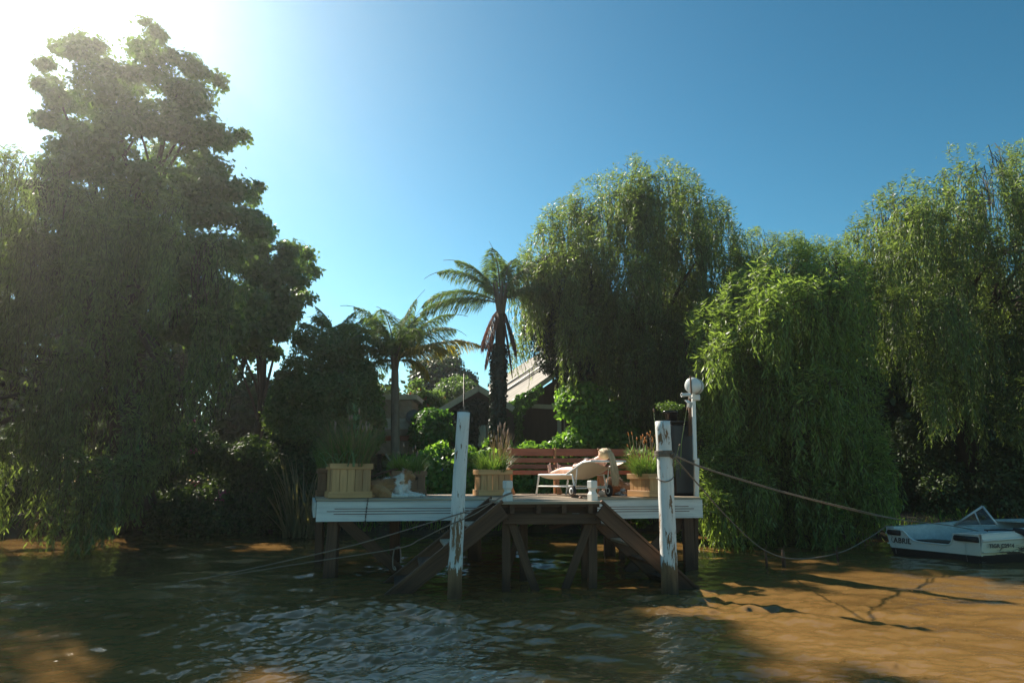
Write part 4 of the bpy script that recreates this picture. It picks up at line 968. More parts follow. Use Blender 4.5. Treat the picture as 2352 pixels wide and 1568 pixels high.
# ---------------------------------------------------------------- bench
bx0 = PZ(1166, 12.75, ZT); BW = 2.75
bench = thing('garden_bench', 'long red slatted wooden bench with orange legs at the back of the jetty', 'bench', (bx0.x, bx0.y, ZT), ROTZ)
for z0, z1, yb in ((.715, .855, .50), (.585, .672, .47), (.470, .552, .44)):
    mb = MB(); mb.box((BW / 2, yb, (z0 + z1) / 2), (BW + .04, .026, z1 - z0), Matrix.Rotation(.0, 3, 'X')); mb.build('back_slat', M['bench'], bench, world=False, bevel=.003)
for k in range(5):
    mb = MB(); mb.box((BW / 2, .03 + k * .085, .425), (BW - .06, .072, .024)); mb.build('seat_slat', M['bench'], bench, world=False, bevel=.003)
mb = MB(); mb.box((BW / 2, -.012, .395), (BW - .06, .022, .075)); mb.build('seat_apron', M['bench'], bench, world=False, bevel=.003)
for x in (.07, .95, 1.82, 2.68):
    mb = MB(); mb.beam((x, .02, 0), (x - .005, .0, .40), .05, .07); mb.build('front_leg', M['bench_leg'], bench, world=False, bevel=.003)
    mb = MB(); mb.beam((x + .06, .55, 0), (x + .06, .475, .86), .04, .07); mb.build('back_post', M['bench_leg'], bench, world=False, bevel=.003)
    mb = MB(); mb.beam((x - .035, -.03, .44), (x - .035, .52, .44), .025, .085); mb.build('seat_bracket', M['bench_leg'], bench, world=False, bevel=.003)
    mb = MB(); mb.beam((x + .05, .0, 0), (x - .10, .03, .40), .04, .06); mb.build('splayed_leg', M['bench_leg'], bench, world=False, bevel=.003)
for i, (px, r, h, lab) in enumerate(((1462, .15, .30, 'rounded red-brown pot on the right part of the bench'), (1500, .19, .26, 'wide terracotta pot at the right end of the bench'))):
    c = PZ(px, 12.95 + .06 * i, ZT + .44); t = thing('flower_pot', lab, 'pot', c, group='pots standing on the bench')
    mb = MB(); mb.lathe((0, 0, 0), [(r * .65, 0), (r * .9, h * .4), (r, h * .85), (r * 1.08, h * .86), (r * 1.08, h), (r * .9, h), (r * .88, h * .9)], n=22); mb.build('pot', M['terracotta' if i else 'bench'], t, world=False)
    mb = MB(); mb.lathe((0, 0, h * .85), [(r * .9, 0), (r * .9, .01)], n=16); mb.build('soil', M['soil'], t, world=False)
    p = c + Vector((0, 0, h * .9)); ps = thing('succulent', ('succulent rosettes spilling from the rounded red-brown pot', 'pale succulent filling the terracotta pot')[i], 'plant', p, group='succulents in pots')
    strip_mesh('leaves', [(blades(rg, 150, p, r * .9, (.08, .22), (.022, .036), (10, 120), (20, 85), k=4), 0), (blades(rg, 40, p, r * .9, (.1, .24), (.01, .02), (10, 120), (20, 85), k=4), 1)], [M['grass_blue'], M['grass_dry']], ps)

# ---------------------------------------------------------------- black bin with pot, lamp post
cb = PZ(1566, 12.1, ZT); bin_ = thing('storage_bin', 'tall black bin standing behind the right mooring pile', 'bin', cb, .15)
mb = MB(); mb.box((0, 0, .62), (.44, .40, 1.24)); mb.build('body', M['black'], bin_, world=False, bevel=.05)
mb = MB(); mb.box((0, 0, 1.255), (.47, .43, .03)); mb.build('lid', M['black'], bin_, world=False, bevel=.01)
mb = MB(); mb.box((-.245, -.10, .60), (.05, .07, 1.2)); mb.build('wooden_batten', M['bench'], bin_, world=False)
pc_ = cb + Vector((-.14, -.05, 1.272)); pt = thing('flower_pot', 'glossy black pot on top of the black bin', 'pot', pc_)
mb = MB(); mb.lathe((0, 0, 0), [(.10, 0), (.125, .14), (.14, .145), (.14, .18), (.12, .18), (.115, .15)], n=24); mb.build('pot', plain('glossy_black_glaze', (.012, .012, .014), .12), pt, world=False)
pp = pc_ + Vector((0, 0, .16)); pg = thing('bushy_herb', 'small olive-green bushy plant in the glossy pot on the black bin', 'plant', pp)
quads_mesh('foliage', clump_leaves(np.random.default_rng(4), np.array([pp + Vector(d) for d in ((0, 0, .08), (-.1, 0, .09), (.1, 0, .08), (-.17, .02, .14), (.17, 0, .11), (0, 0, .15))]), np.array([.11, .1, .1, .07, .07, .08]), 170, .028), M['grass'], pg)
mb = MB(); [mb.tube([pp, pp + Vector((dx, 0, .15))], [.004, .002], 5) for dx in (-.12, -.04, .04, .12)]; mb.build('stems', M['grass_dry'], pg, recalc=False)
lp = PZ(1598, 11.75, ZT); lamp = thing('lamp_post', 'white square lamp post with a round opal lamp at the right end of the jetty', 'lamp post', lp)
ltop = P(1592, 905, 11.75)
mb = MB(); mb.beam(PZ(1599, 11.75, ZT - .3), P(1600, 1052, 11.75), .075, .075, up=(0, 1, 0)); mb.build('lower_post', M['white_wood'], lamp, bevel=.004)
mb = MB(); mb.beam(P(1596.5, 1056, 11.72), P(1592.5, 900, 11.72), .058, .058, up=(0, 1, 0)); mb.build('upper_post', M['white_metal'], lamp, bevel=.004)
mb = MB(); mb.beam(P(1585, 1000, 11.85), P(1585, 905, 11.85), .05, .05, up=(0, 1, 0)); mb.build('wooden_batten', M['old_wood'], lamp)
lc = P(1594, 886, 11.7); ax = Vector((-.62, -.76, .03)).normalized(); r = .138
mb = MB(); mb.lathe(lc - ax * .12, [(.001, -.03), (r * .6, -.022), (r * .93, 0), (r, .02), (r, .19), (r * .97, .205), (r * .93, .21), (r * .6, .235), (.001, .245)], ax, 30); lm = mb.build('lamp_shell', M['lamp'], lamp, recalc=False)
mb = MB(); mb.lathe(lc - ax * .02, [(r + .002, 0), (r + .004, .003), (r + .004, .012), (r + .002, .015)], ax, 30); mb.beam(lc + ax * .128 + Vector((.0, 0, -.17)), lc + ax * .128 + Vector((0, 0, .16)), .022, .02, up=(1, 0, 0)); mb.build('strap', M['old_wood'], lm, recalc=False)
mb = MB(); mb.box(P(1598, 913, 11.72), (.13, .1, .1)); mb.build('lamp_socket', M['white_wood'], lamp, bevel=.01)
cp = P(1583, 906, 11.55); cv = Vector((-.95, -.3, -.08)).normalized()
mb = MB(); mb.lathe(cp, [(.028, -.02), (.03, 0), (.03, .12), (.034, .122), (.034, .15), (.026, .15), (.024, .14)], cv, 14); mb.tube([cp, cp + Vector((.02, .05, -.05)), P(1590, 913, 11.66)], .014, 8); cm = mb.build('security_camera', M['white_metal'], lamp, recalc=False)
mb = MB(); mb.lathe(cp, [(.022, .141), (.001, .146)], cv, 14); mb.build('camera_lens', M['black'], cm, recalc=False)
mb = MB(); mb.box(P(1584, 929, 11.6), (.07, .07, .10), Matrix.Rotation(.5, 3, 'Z') @ Matrix.Rotation(.25, 3, 'X')); sb = mb.build('sensor_box', M['grey_plastic'], lamp, bevel=.006)
mb = MB(); mb.box(P(1580, 922, 11.55), (.085, .08, .012), Matrix.Rotation(.5, 3, 'Z') @ Matrix.Rotation(.7, 3, 'X')); mb.build('solar_panel', M['white_metal'], sb)

# ================================================================ LIVING THINGS
def fuse(mb, voxel, smooth=3):
    """union of overlapping volumes as one continuous skin"""
    me = bpy.data.meshes.new('tmp'); me.from_pydata(mb.v, [], mb.f); o = bpy.data.objects.new('tmp', me); COL.objects.link(o)
    a = o.modifiers.new('r', 'REMESH'); a.mode = 'VOXEL'; a.voxel_size = voxel
    b = o.modifiers.new('s', 'SMOOTH'); b.iterations = smooth; b.factor = .6
    dg = bpy.context.evaluated_depsgraph_get(); m2 = bpy.data.meshes.new_from_object(o.evaluated_get(dg))
    bpy.data.objects.remove(o); bpy.data.meshes.remove(me)
    m2.polygons.foreach_set('use_smooth', [True] * len(m2.polygons)); return m2
def limb(mb, pts, rad, n=12):
    pts = [Vector(p) for p in pts]; rad = list(rad); P2, R2 = [], []
    d0 = (pts[1] - pts[0]).normalized(); d1 = (pts[-1] - pts[-2]).normalized()
    P2 += [pts[0] - d0 * rad[0] * .95, pts[0] - d0 * rad[0] * .6]; R2 += [rad[0] * .25, rad[0] * .78]
    for i in range(len(pts)):
        P2.append(pts[i]); R2.append(rad[i])
    P2 += [pts[-1] + d1 * rad[-1] * .6, pts[-1] + d1 * rad[-1] * .95]; R2 += [rad[-1] * .78, rad[-1] * .25]
    mb.tube(P2, R2, n)
def ell(mb, c, r, rot=None, n=14):
    b = len(mb.v); c = Vector(c)
    for i in range(1, n):
        th = math.pi * i / n
        for k in range(n * 2):
            a = math.pi * k / n; p = Vector((r[0] * math.sin(th) * math.cos(a), r[1] * math.sin(th) * math.sin(a), r[2] * math.cos(th)))
            if rot: p = rot @ p
            mb.v.append(tuple(c + p))
    m = n * 2
    for i in range(n - 2):
        for k in range(m):
            k2 = (k + 1) % m; mb.face([b + i * m + k, b + (i + 1) * m + k, b + (i + 1) * m + k2, b + i * m + k2])
    mb.face([b + k for k in range(m)]); mb.face([b + (n - 2) * m + k for k in reversed(range(m))])
def vcol_mat(name, rough=.8, var=.2, scale=60):
    m, nt, b, out = new_mat(name); a = N(nt, 'ShaderNodeAttribute'); a.attribute_name = 'tint'
    n = noise(nt, uvmap(nt, (1, 1, 1), 'Object'), scale, 4, .7); r = ramp(nt, n, [(.3, (1 - var,) * 3), (.7, (1 + var * .5,) * 3)])
    c = mixc(nt, 1.0, a.outputs['Color'], r.outputs[0], 'MULTIPLY'); nt.links.new(c, b.inputs['Base Color']); b.inputs['Roughness'].default_value = rough
    bump(nt, b, n, .5, .006); return m
FUR = vcol_mat('dog_fur')
def tint(me, fn):
    at = me.color_attributes.new('tint', 'FLOAT_COLOR', 'POINT'); v = np.zeros(len(me.vertices) * 3, np.float32); me.vertices.foreach_get('co', v)
    c = fn(v.reshape(-1, 3)); at.data.foreach_set('color', np.concatenate([c, np.ones((len(c), 1))], 1).astype(np.float32).ravel())
def fur_tufts(me, parent, n, L, seed, flow=(-.6, 0, -.6), name='fur'):
    rng = np.random.default_rng(seed); co = np.zeros(len(me.vertices) * 3, np.float32); me.vertices.foreach_get('co', co); co = co.reshape(-1, 3)
    no = np.array([tuple(v.normal) for v in me.vertices]); col = np.zeros(len(me.vertices) * 4, np.float32); me.color_attributes['tint'].data.foreach_get('color', col); col = col.reshape(-1, 4)
    k = rng.integers(0, len(co), n); k = k[co[k, 2] > .03]; n = len(k); d = no[k] * .55 + np.array(flow) + rng.normal(0, .25, (n, 3))
    Q = leaves(co[k] - no[k] * .003, d, no[k] + rng.normal(0, .4, (n, 3)), rng.uniform(L * .5, L * 1.3, n), np.full(n, .006))
    m2 = bpy.data.meshes.new(name); m2.from_pydata(Q.reshape(-1, 3).tolist(), [], np.arange(n * 4).reshape(n, 4).tolist())
    at = m2.color_attributes.new('tint', 'FLOAT_COLOR', 'POINT'); cc = np.repeat(col[k], 4, 0); cc[:, :3] *= np.repeat(rng.uniform(.75, 1.2, n), 4)[:, None]; at.data.foreach_set('color', cc.astype(np.float32).ravel())
    link_mesh(name, m2, FUR, parent)
TAN, BROWN, WHITE, GREYB = (np.array(c) for c in ((.50, .26, .11), (.22, .10, .045), (.82, .78, .72), (.30, .22, .17)))
def lerpc(a, b, t): t = np.clip(t, 0, 1)[:, None]; return a * (1 - t) + b * t

# collie resting upright on its elbows, looking right
dc = PZ(903, 11.05, ZT); dog = thing('dog', 'tan and white long-haired dog lying beside the corner planter, head up', 'dog', dc, ROTZ * .6, 'dogs resting on the jetty')
mb = MB()
ell(mb, (-.27, .02, .135), (.19, .15, .135)); ell(mb, (-.08, .03, .165), (.24, .125, .13), Matrix.Rotation(R(-10), 3, 'Y')); ell(mb, (.09, .02, .185), (.14, .12, .155))
limb(mb, [(.10, .02, .22), (.16, .0, .30), (.21, -.01, .35)], [.11, .085, .07]); ell(mb, (.225, -.01, .365), (.082, .062, .062), Matrix.Rotation(R(20), 3, 'Y'))
limb(mb, [(.26, -.02, .345), (.32, -.035, .315), (.365, -.045, .295)], [.042, .03, .021]); ell(mb, (.378, -.048, .302), (.012, .012, .010))
for s in (-1, 1): limb(mb, [(.185, -.01 + s * .05, .41), (.18, -.01 + s * .065, .435), (.195, -.01 + s * .075, .445)], [.022, .018, .008], 8); limb(mb, [(.175, -.01 + s * .07, .43), (.20, -.01 + s * .088, .405)], [.018, .008], 8)
limb(mb, [(.10, -.09, .14), (.13, -.10, .05), (.22, -.10, .032), (.37, -.11, .030)], [.055, .042, .030, .024]); ell(mb, (.39, -.11, .026), (.036, .026, .022))
limb(mb, [(.12, .09, .14), (.20, .10, .07), (.32, .09, .05), (.44, .07, .032)], [.055, .042, .032, .025]); ell(mb, (.47, .065, .026), (.036, .026, .022))
limb(mb, [(-.28, -.10, .12), (-.12, -.15, .10), (-.02, -.14, .045)], [.10, .065, .045]); limb(mb, [(-.18, -.16, .04), (-.02, -.17, .03), (.12, -.165, .026), (.22, -.16, .024)], [.045, .03, .024, .022])
limb(mb, [(-.40, -.02, .08), (-.46, -.10, .05), (-.40, -.2, .04), (-.28, -.24, .035)], [.05, .05, .045, .02])
me = fuse(mb, .009, 2)
def col1(v):
    x, y, z = v.T; c = np.tile(TAN, (len(v), 1)); wob = .03 * np.sin(x * 40 + y * 31) + .02 * np.sin(z * 60)
    white = np.clip(1 - np.abs((x - .06 - z * .12) + wob) / .075, 0, 1) * 3; white = np.maximum(white, np.clip((x - .02 + wob) / .05, 0, 1) * np.clip((.22 - z) / .05, 0, 1) * 2)
    c = lerpc(c, BROWN, np.clip((np.sin(x * 17 + 1) * .5 + .3) * (z > .2), 0, .5)); c = lerpc(c, WHITE, white)
    head = (x > .17) & (z > .27); c[head] = lerpc(np.tile(TAN, (len(v), 1)), BROWN, (z - .36 + .4 * (x > .34)) / .1)[head]; c[(x > .355) & (z > .28)] *= .12
    paws = (z < .07) & (x > .1); c[paws] = WHITE; return c
tint(me, col1); b = link_mesh('body', me, FUR, dog); fur_tufts(me, dog, 6500, .045, 1, (-.7, 0, -.45), 'coat')
mb = MB(); ell(mb, (.285, -.058, .372), (.009, .006, .008), n=6); ell(mb, (.285, .022, .372), (.009, .006, .008), n=6); mb.build('eyes', M['black'], dog, world=False)
# second dog curled up asleep behind it
dc = PZ(893, 11.75, ZT); dog2 = thing('dog', 'brown-headed dog with a white back, curled up asleep behind the tan dog', 'dog', dc, ROTZ, 'dogs resting on the jetty')
mb = MB(); ell(mb, (.03, 0, .15), (.27, .17, .16)); ell(mb, (.20, .02, .20), (.15, .13, .15)); ell(mb, (-.16, -.08, .19), (.10, .08, .085)); limb(mb, [(-.2, -.13, .17), (-.27, -.17, .13)], [.045, .028])
for s in (-1, 1): limb(mb, [(-.13 + .05 * s, -.07, .25), (-.12 + .07 * s, -.06, .30)], [.028, .010], 8)
limb(mb, [(.2, -.14, .08), (.05, -.2, .04), (-.1, -.22, .03)], [.07, .04, .028]); limb(mb, [(.3, 0, .08), (.3, -.15, .05), (.15, -.24, .035)], [.05, .045, .02])
me = fuse(mb, .010, 2)
tint(me, lambda v: lerpc(np.tile(WHITE, (len(v), 1)), BROWN, (-.04 - v[:, 0] + .03 * np.sin(v[:, 2] * 40)) / .05)); link_mesh('body', me, FUR, dog2); fur_tufts(me, dog2, 3500, .04, 2, (.3, 0, -.5), 'coat')
# third dog asleep behind the lounger
dc = PZ(1417, 12.0, ZT); dog3 = thing('dog', 'grey-brown shaggy dog asleep on its side between lounger and cornerwise planter', 'dog', dc, ROTZ, 'dogs resting on the jetty')
mb = MB(); ell(mb, (.14, 0, .10), (.25, .15, .115)); ell(mb, (-.05, 0, .16), (.17, .14, .165)); ell(mb, (-.12, -.05, .24), (.09, .075, .075)); limb(mb, [(-.17, -.08, .22), (-.24, -.12, .17)], [.045, .028])
for s in (-1, 1): limb(mb, [(-.08, -.05 + s * .06, .29), (-.06, -.05 + s * .09, .27)], [.022, .010], 8)
limb(mb, [(-.1, -.08, .10), (-.22, -.12, .05), (-.33, -.14, .045)], [.06, .045, .045]); limb(mb, [(.3, -.08, .06), (.15, -.2, .035), (.0, -.22, .03)], [.07, .035, .026])
me = fuse(mb, .010, 2)
def col3(v):
    c = lerpc(np.tile(BROWN * 1.1, (len(v), 1)), GREYB, (v[:, 0] + .02) / .08 + .4 * np.sin(v[:, 0] * 30)); c[(v[:, 0] < -.24) & (v[:, 2] < .1)] = WHITE; return c
tint(me, col3); link_mesh('body', me, FUR, dog3); fur_tufts(me, dog3, 4500, .05, 3, (.4, 0, -.5), 'coat')

# ---------------------------------------------------------------- lounger and sunbather
LO = Vector((.75, 12.40, ZT)); LROT = math.atan2(-.88, .47)
lg = thing('sun_lounger', 'white tubular sun lounger with cream sling and two wheels', 'sun lounger', LO, LROT)
W2 = .31
mb = MB()
for s in (-1, 1):
    mb.tube(sag([(-.10, s * W2, 0), (-.04, s * W2, .20), (0, s * W2, .335), (.05, s * W2, .352), (.5, s * W2, .352), (1.02, s * W2, .352), (1.08, s * W2, .32), (1.14, s * W2, .12)], 5), .015, 8)
mb.tube([(-.03, -W2, .352), (-.03, W2, .352)], .014, 8)
mb.build('bed_frame', M['white_metal'], lg, world=False, recalc=False)
mb = MB()
for s in (-1, 1): mb.tube([(-.05, s * W2, .16), (1.10, s * W2, .16)], .011, 8)
mb.tube([(-.05, -W2, .16), (-.05, W2, .16)], .011, 8); mb.tube([(1.12, -W2, .14), (1.12, W2, .14)], .011, 8); mb.build('lower_rails', M['white_metal'], lg, world=False, recalc=False)
mb = MB()
for s in (-1, 1):
    mb.tube(sag([(.90, s * W2, .365), (1.1, s * (W2 + .01), .43), (1.36, s * (W2 + .01), .525), (1.45, s * (W2 + .01), .545), (1.66, s * (W2 + .01), .56)], 5), .016, 8)
    mb.tube([(1.22, s * W2, .47), (1.16, s * W2, .16)], .009, 8)
mb.tube([(1.66, -W2 - .01, .56), (1.66, W2 + .01, .56)], .016, 8); mb.build('backrest_frame', M['white_metal'], lg, world=False, recalc=False)
def sheet(mb, prof, half, sagd, n=10):
    b = len(mb.v)
    for (x, z) in prof:
        for j in range(n + 1):
            v = -1 + 2 * j / n; mb.v.append((x, v * half, z - sagd * (1 - v * v)))
    k = len(prof); m = n + 1
    for (x, z) in prof:
        for j in range(n + 1):
            v = -1 + 2 * j / n; mb.v.append((x, v * half, z - .006 - sagd * (1 - v * v)))
    o = k * m
    for i in range(k - 1):
        for j in range(n):
            a = b + i * m + j; mb.face([a, a + 1, a + m + 1, a + m], 0, None, True); mb.face([a + o, a + m + o, a + m + 1 + o, a + 1 + o], 0, None, True)
mb = MB(); sheet(mb, [(-.03 + .93 * i / 8, .352) for i in range(9)], W2, .07); mb.build('seat_sling', M['sling'], lg, world=False, recalc=False)
mb = MB(); sheet(mb, [(.90, .365), (1.0, .40), (1.1, .435), (1.23, .48), (1.36, .525), (1.45, .545), (1.56, .553), (1.66, .56)], W2 + .01, .085); mb.build('backrest_sling', M['sling'], lg, world=False, recalc=False)
for s in (-1, 1):
    mb = MB(); yw = s * (W2 + .05); mb.lathe((1.14, yw - .022, .095), [(.055, 0), (.085, .002), (.096, .010), (.096, .034), (.085, .042), (.055, .044)], (0, 1, 0), 24); w = mb.build('wheel', M['rubber'], lg, world=False, recalc=False)
    mb = MB(); mb.lathe((1.14, yw - .025, .095), [(.02, .004), (.052, .002), (.054, .048), (.02, .046)], (0, 1, 0), 24); mb.build('hub_cap', M['white_metal'], w, world=False, recalc=False)
wc = PZ(1322, 11.05, ZT + .022); mb = MB(); mb.prism([wc + Vector((-.07, 0, -.02)), wc + Vector((.10, -.02, -.02)), wc + Vector((-.04, 0, .04)), wc + Vector((-.07, 0, .03))], (.02, .09, 0)); tag(mb.build('wheel_chock', M['old_wood'], None, bevel=.004), 'small wooden wedge blocking the lounger wheel', 'wedge')
mb = MB(); sc_ = PZ(1427, 11.35, ZT)
for k in range(5): ell(mb, sc_ + Vector((rnd.uniform(-.05, .05), rnd.uniform(-.04, .04), .03 + .022 * k)), (.07 - .006 * k, .05, .022), Matrix.Rotation(rnd.uniform(-.4, .4), 3, 'Y'), 7)
me = fuse(mb, .009, 2); tag(link_mesh('crumpled_cloth', me, plain('patterned_bag_cloth', (.25, .22, .22), .8, 0, .95, 30)), 'crumpled dark and white cloth beside the cornerwise planter', 'cloth')

ps = thing('person', 'blonde person in a dark bikini lying on the lounger, bare feet up, hair hanging down', 'person', LO + Vector((0, 0, 0)), LROT)
mb = MB()
ell(mb, (.84, 0, .40), (.14, .165, .095)); ell(mb, (.98, 0, .425), (.15, .125, .085)); ell(mb, (1.15, 0, .50), (.16, .145, .095), Matrix.Rotation(R(-20), 3, 'Y')); ell(mb, (1.28, 0, .545), (.09, .175, .065), Matrix.Rotation(R(-20), 3, 'Y'))
for s in (-1, 1):
    ell(mb, (1.17, s * .075, .585), (.062, .06, .04))
    limb(mb, [(.80, s * .085, .40), (.60, s * .095, .415), (.42, s * .09, .425), (.25, s * .09, .395), (.06, s * .085, .375)], [.088, .075, .056, .052, .036])
    limb(mb, [(.05, s * .085, .365), (.02, s * .09, .41), (.0, s * .10, .50)], [.036, .038, .026], 10); ell(mb, (.045, s * .085, .35), (.035, .03, .03))
    for k in range(5): yy = s * (.075 + .014 * k); hgt = (.555 if k == 0 else .548 - .008 * k); limb(mb, [(.0, yy, .49), (-.004 + .004 * k, yy, hgt)], [.011 if k == 0 else .0085] * 2, 7)
    # arm: shoulder, elbow out to the side, hand resting on the belly
    limb(mb, [(1.30, s * .165, .56), (1.13, s * .235, .49), (1.04, s * .25, .475)], [.048, .038, .034], 10); limb(mb, [(1.04, s * .25, .475), (.96, s * .18, .51), (.90, s * .10, .525)], [.034, .028, .020], 10)
    hx_, hy_, hz_ = .885, s * .075, .522; ell(mb, (hx_, hy_, hz_), (.045, .036, .014), Matrix.Rotation(s * R(40), 3, 'Z'))
    for k in range(4):
        a = R(140 + (k - 1.5) * 13) if s > 0 else R(220 + (k - 1.5) * 13); a = math.pi - (math.pi - a) * 1.0; L_ = (.060, .070, .066, .052)[k]; st = Vector((hx_ - .02, hy_ - s * .012 + (k - 1.5) * .013, hz_)); d = Vector((-.85, -s * .45 + (k - 1.5) * .12, 0)).normalized()
        limb(mb, [st, st + d * L_ * .5 + Vector((0, 0, .004)), st + d * L_ - Vector((0, 0, .010))], [.009, .0085, .007], 7)
    limb(mb, [(hx_ + .01, hy_ + s * .03, hz_), (hx_ - .03, hy_ + s * .05, hz_ + .002)], [.010, .008], 7)
limb(mb, [(1.32, 0, .575), (1.42, 0, .61)], [.058, .05]); ell(mb, (1.52, 0, .66), (.105, .078, .092), Matrix.Rotation(R(-12), 3, 'Y')); ell(mb, (1.46, 0, .69), (.05, .045, .04))
limb(mb, [(1.475, 0, .735), (1.49, 0, .765), (1.505, 0, .752)], [.012, .014, .010], 8)      # nose
ell(mb, (1.445, 0, .735), (.010, .026, .009)); ell(mb, (1.41, 0, .715), (.022, .026, .02))   # lips, chin
for s in (-1, 1): ell(mb, (1.53, s * .078, .665), (.03, .012, .02)); ell(mb, (1.515, s * .03, .742), (.014, .018, .008))
me = fuse(mb, .0065, 1); body = link_mesh('body', me, M['skin'], ps)
# bikini: a thin shell lifted off the body
def shell(name, test, off, mat):
    vs, fs = [], []
    for p in me.polygons:
        c = p.center
        if test(c):
            b = len(vs); 
            for i in p.vertices: v = me.vertices[i]; vs.append(tuple(v.co + v.normal * off))
            fs.append(tuple(range(b, b + len(p.vertices))))
    m2 = bpy.data.meshes.new(name); m2.from_pydata(vs, [], fs); return link_mesh(name, m2, mat, ps)
shell('bikini_top', lambda c: (abs(c.y) < .15 and 1.115 < c.x < 1.225 and c.z > .555 and ((c.x - 1.17) ** 2 + (abs(c.y) - .075) ** 2 < .055 ** 2)) or (1.145 < c.x < 1.165 and abs(c.y) < .17 and c.z < .6 and c.z > .40), .004, M['cloth'])
shell('bikini_bottom', lambda c: .745 < c.x < .865 and abs(c.y) < .175 and (abs(c.y) < .04 + (c.x - .745) * 1.3), .004, M['cloth'])
# hair: cap on the skull and a long mane hanging over the lounger's edge
hr = np.random.default_rng(9); mb = MB(); ell(mb, (1.545, 0, .675), (.108, .088, .092), Matrix.Rotation(R(-12), 3, 'Y'), 12)
cap = [i for i, v in enumerate(mb.v)]
hv = [(Vector(v)) for v in mb.v]; keep = [f for f in mb.f if all(not (hv[i].z > .70 and hv[i].x < 1.545) for i in f)]
m2 = bpy.data.meshes.new('hair_cap'); m2.from_pydata(mb.v, [], keep); m2.uv_layers.new(name='UVMap'); m2.polygons.foreach_set('use_smooth', [True] * len(keep)); hc = link_mesh('hair', m2, M['hair'], ps)
tp = []
for i in range(420):
    a = hr.uniform(-1, 1); st = Vector((1.60 + hr.uniform(-.06, .05), a * .05 + .02, .70 + .05 * (1 - a * a) + hr.uniform(-.05, .02)))
    e = Vector((1.69 + hr.uniform(-.01, .02), a * .045 + .04, .60)); L_ = hr.uniform(.22, .43); end = e + Vector((hr.uniform(.0, .03), .04 + hr.normal(0, .018), -L_))
    tp.append([st, st.lerp(e, .6) + Vector((0, 0, .03)), e, e.lerp(end, .5) + Vector((hr.uniform(-.01, .01), hr.uniform(-.012, .012), 0)), end])
for i in range(160):
    a = hr.uniform(-1.3, 1.3); st = Vector((1.50 + hr.uniform(-.02, .05), math.sin(a) * .07, .70 + math.cos(a) * .045)); tp.append([st, st + Vector((.05, math.sin(a) * .025, .02)), st + Vector((.11, math.sin(a) * .01, -.03 + hr.uniform(-.01, .02)))])
mb = MB()
for p in tp: mb.tube(p, [.0045, .0045, .0045, .0035, .0015][:len(p)], 4, cap=False)
mb.build('long_hair', M['hair'], ps, world=False, recalc=False)

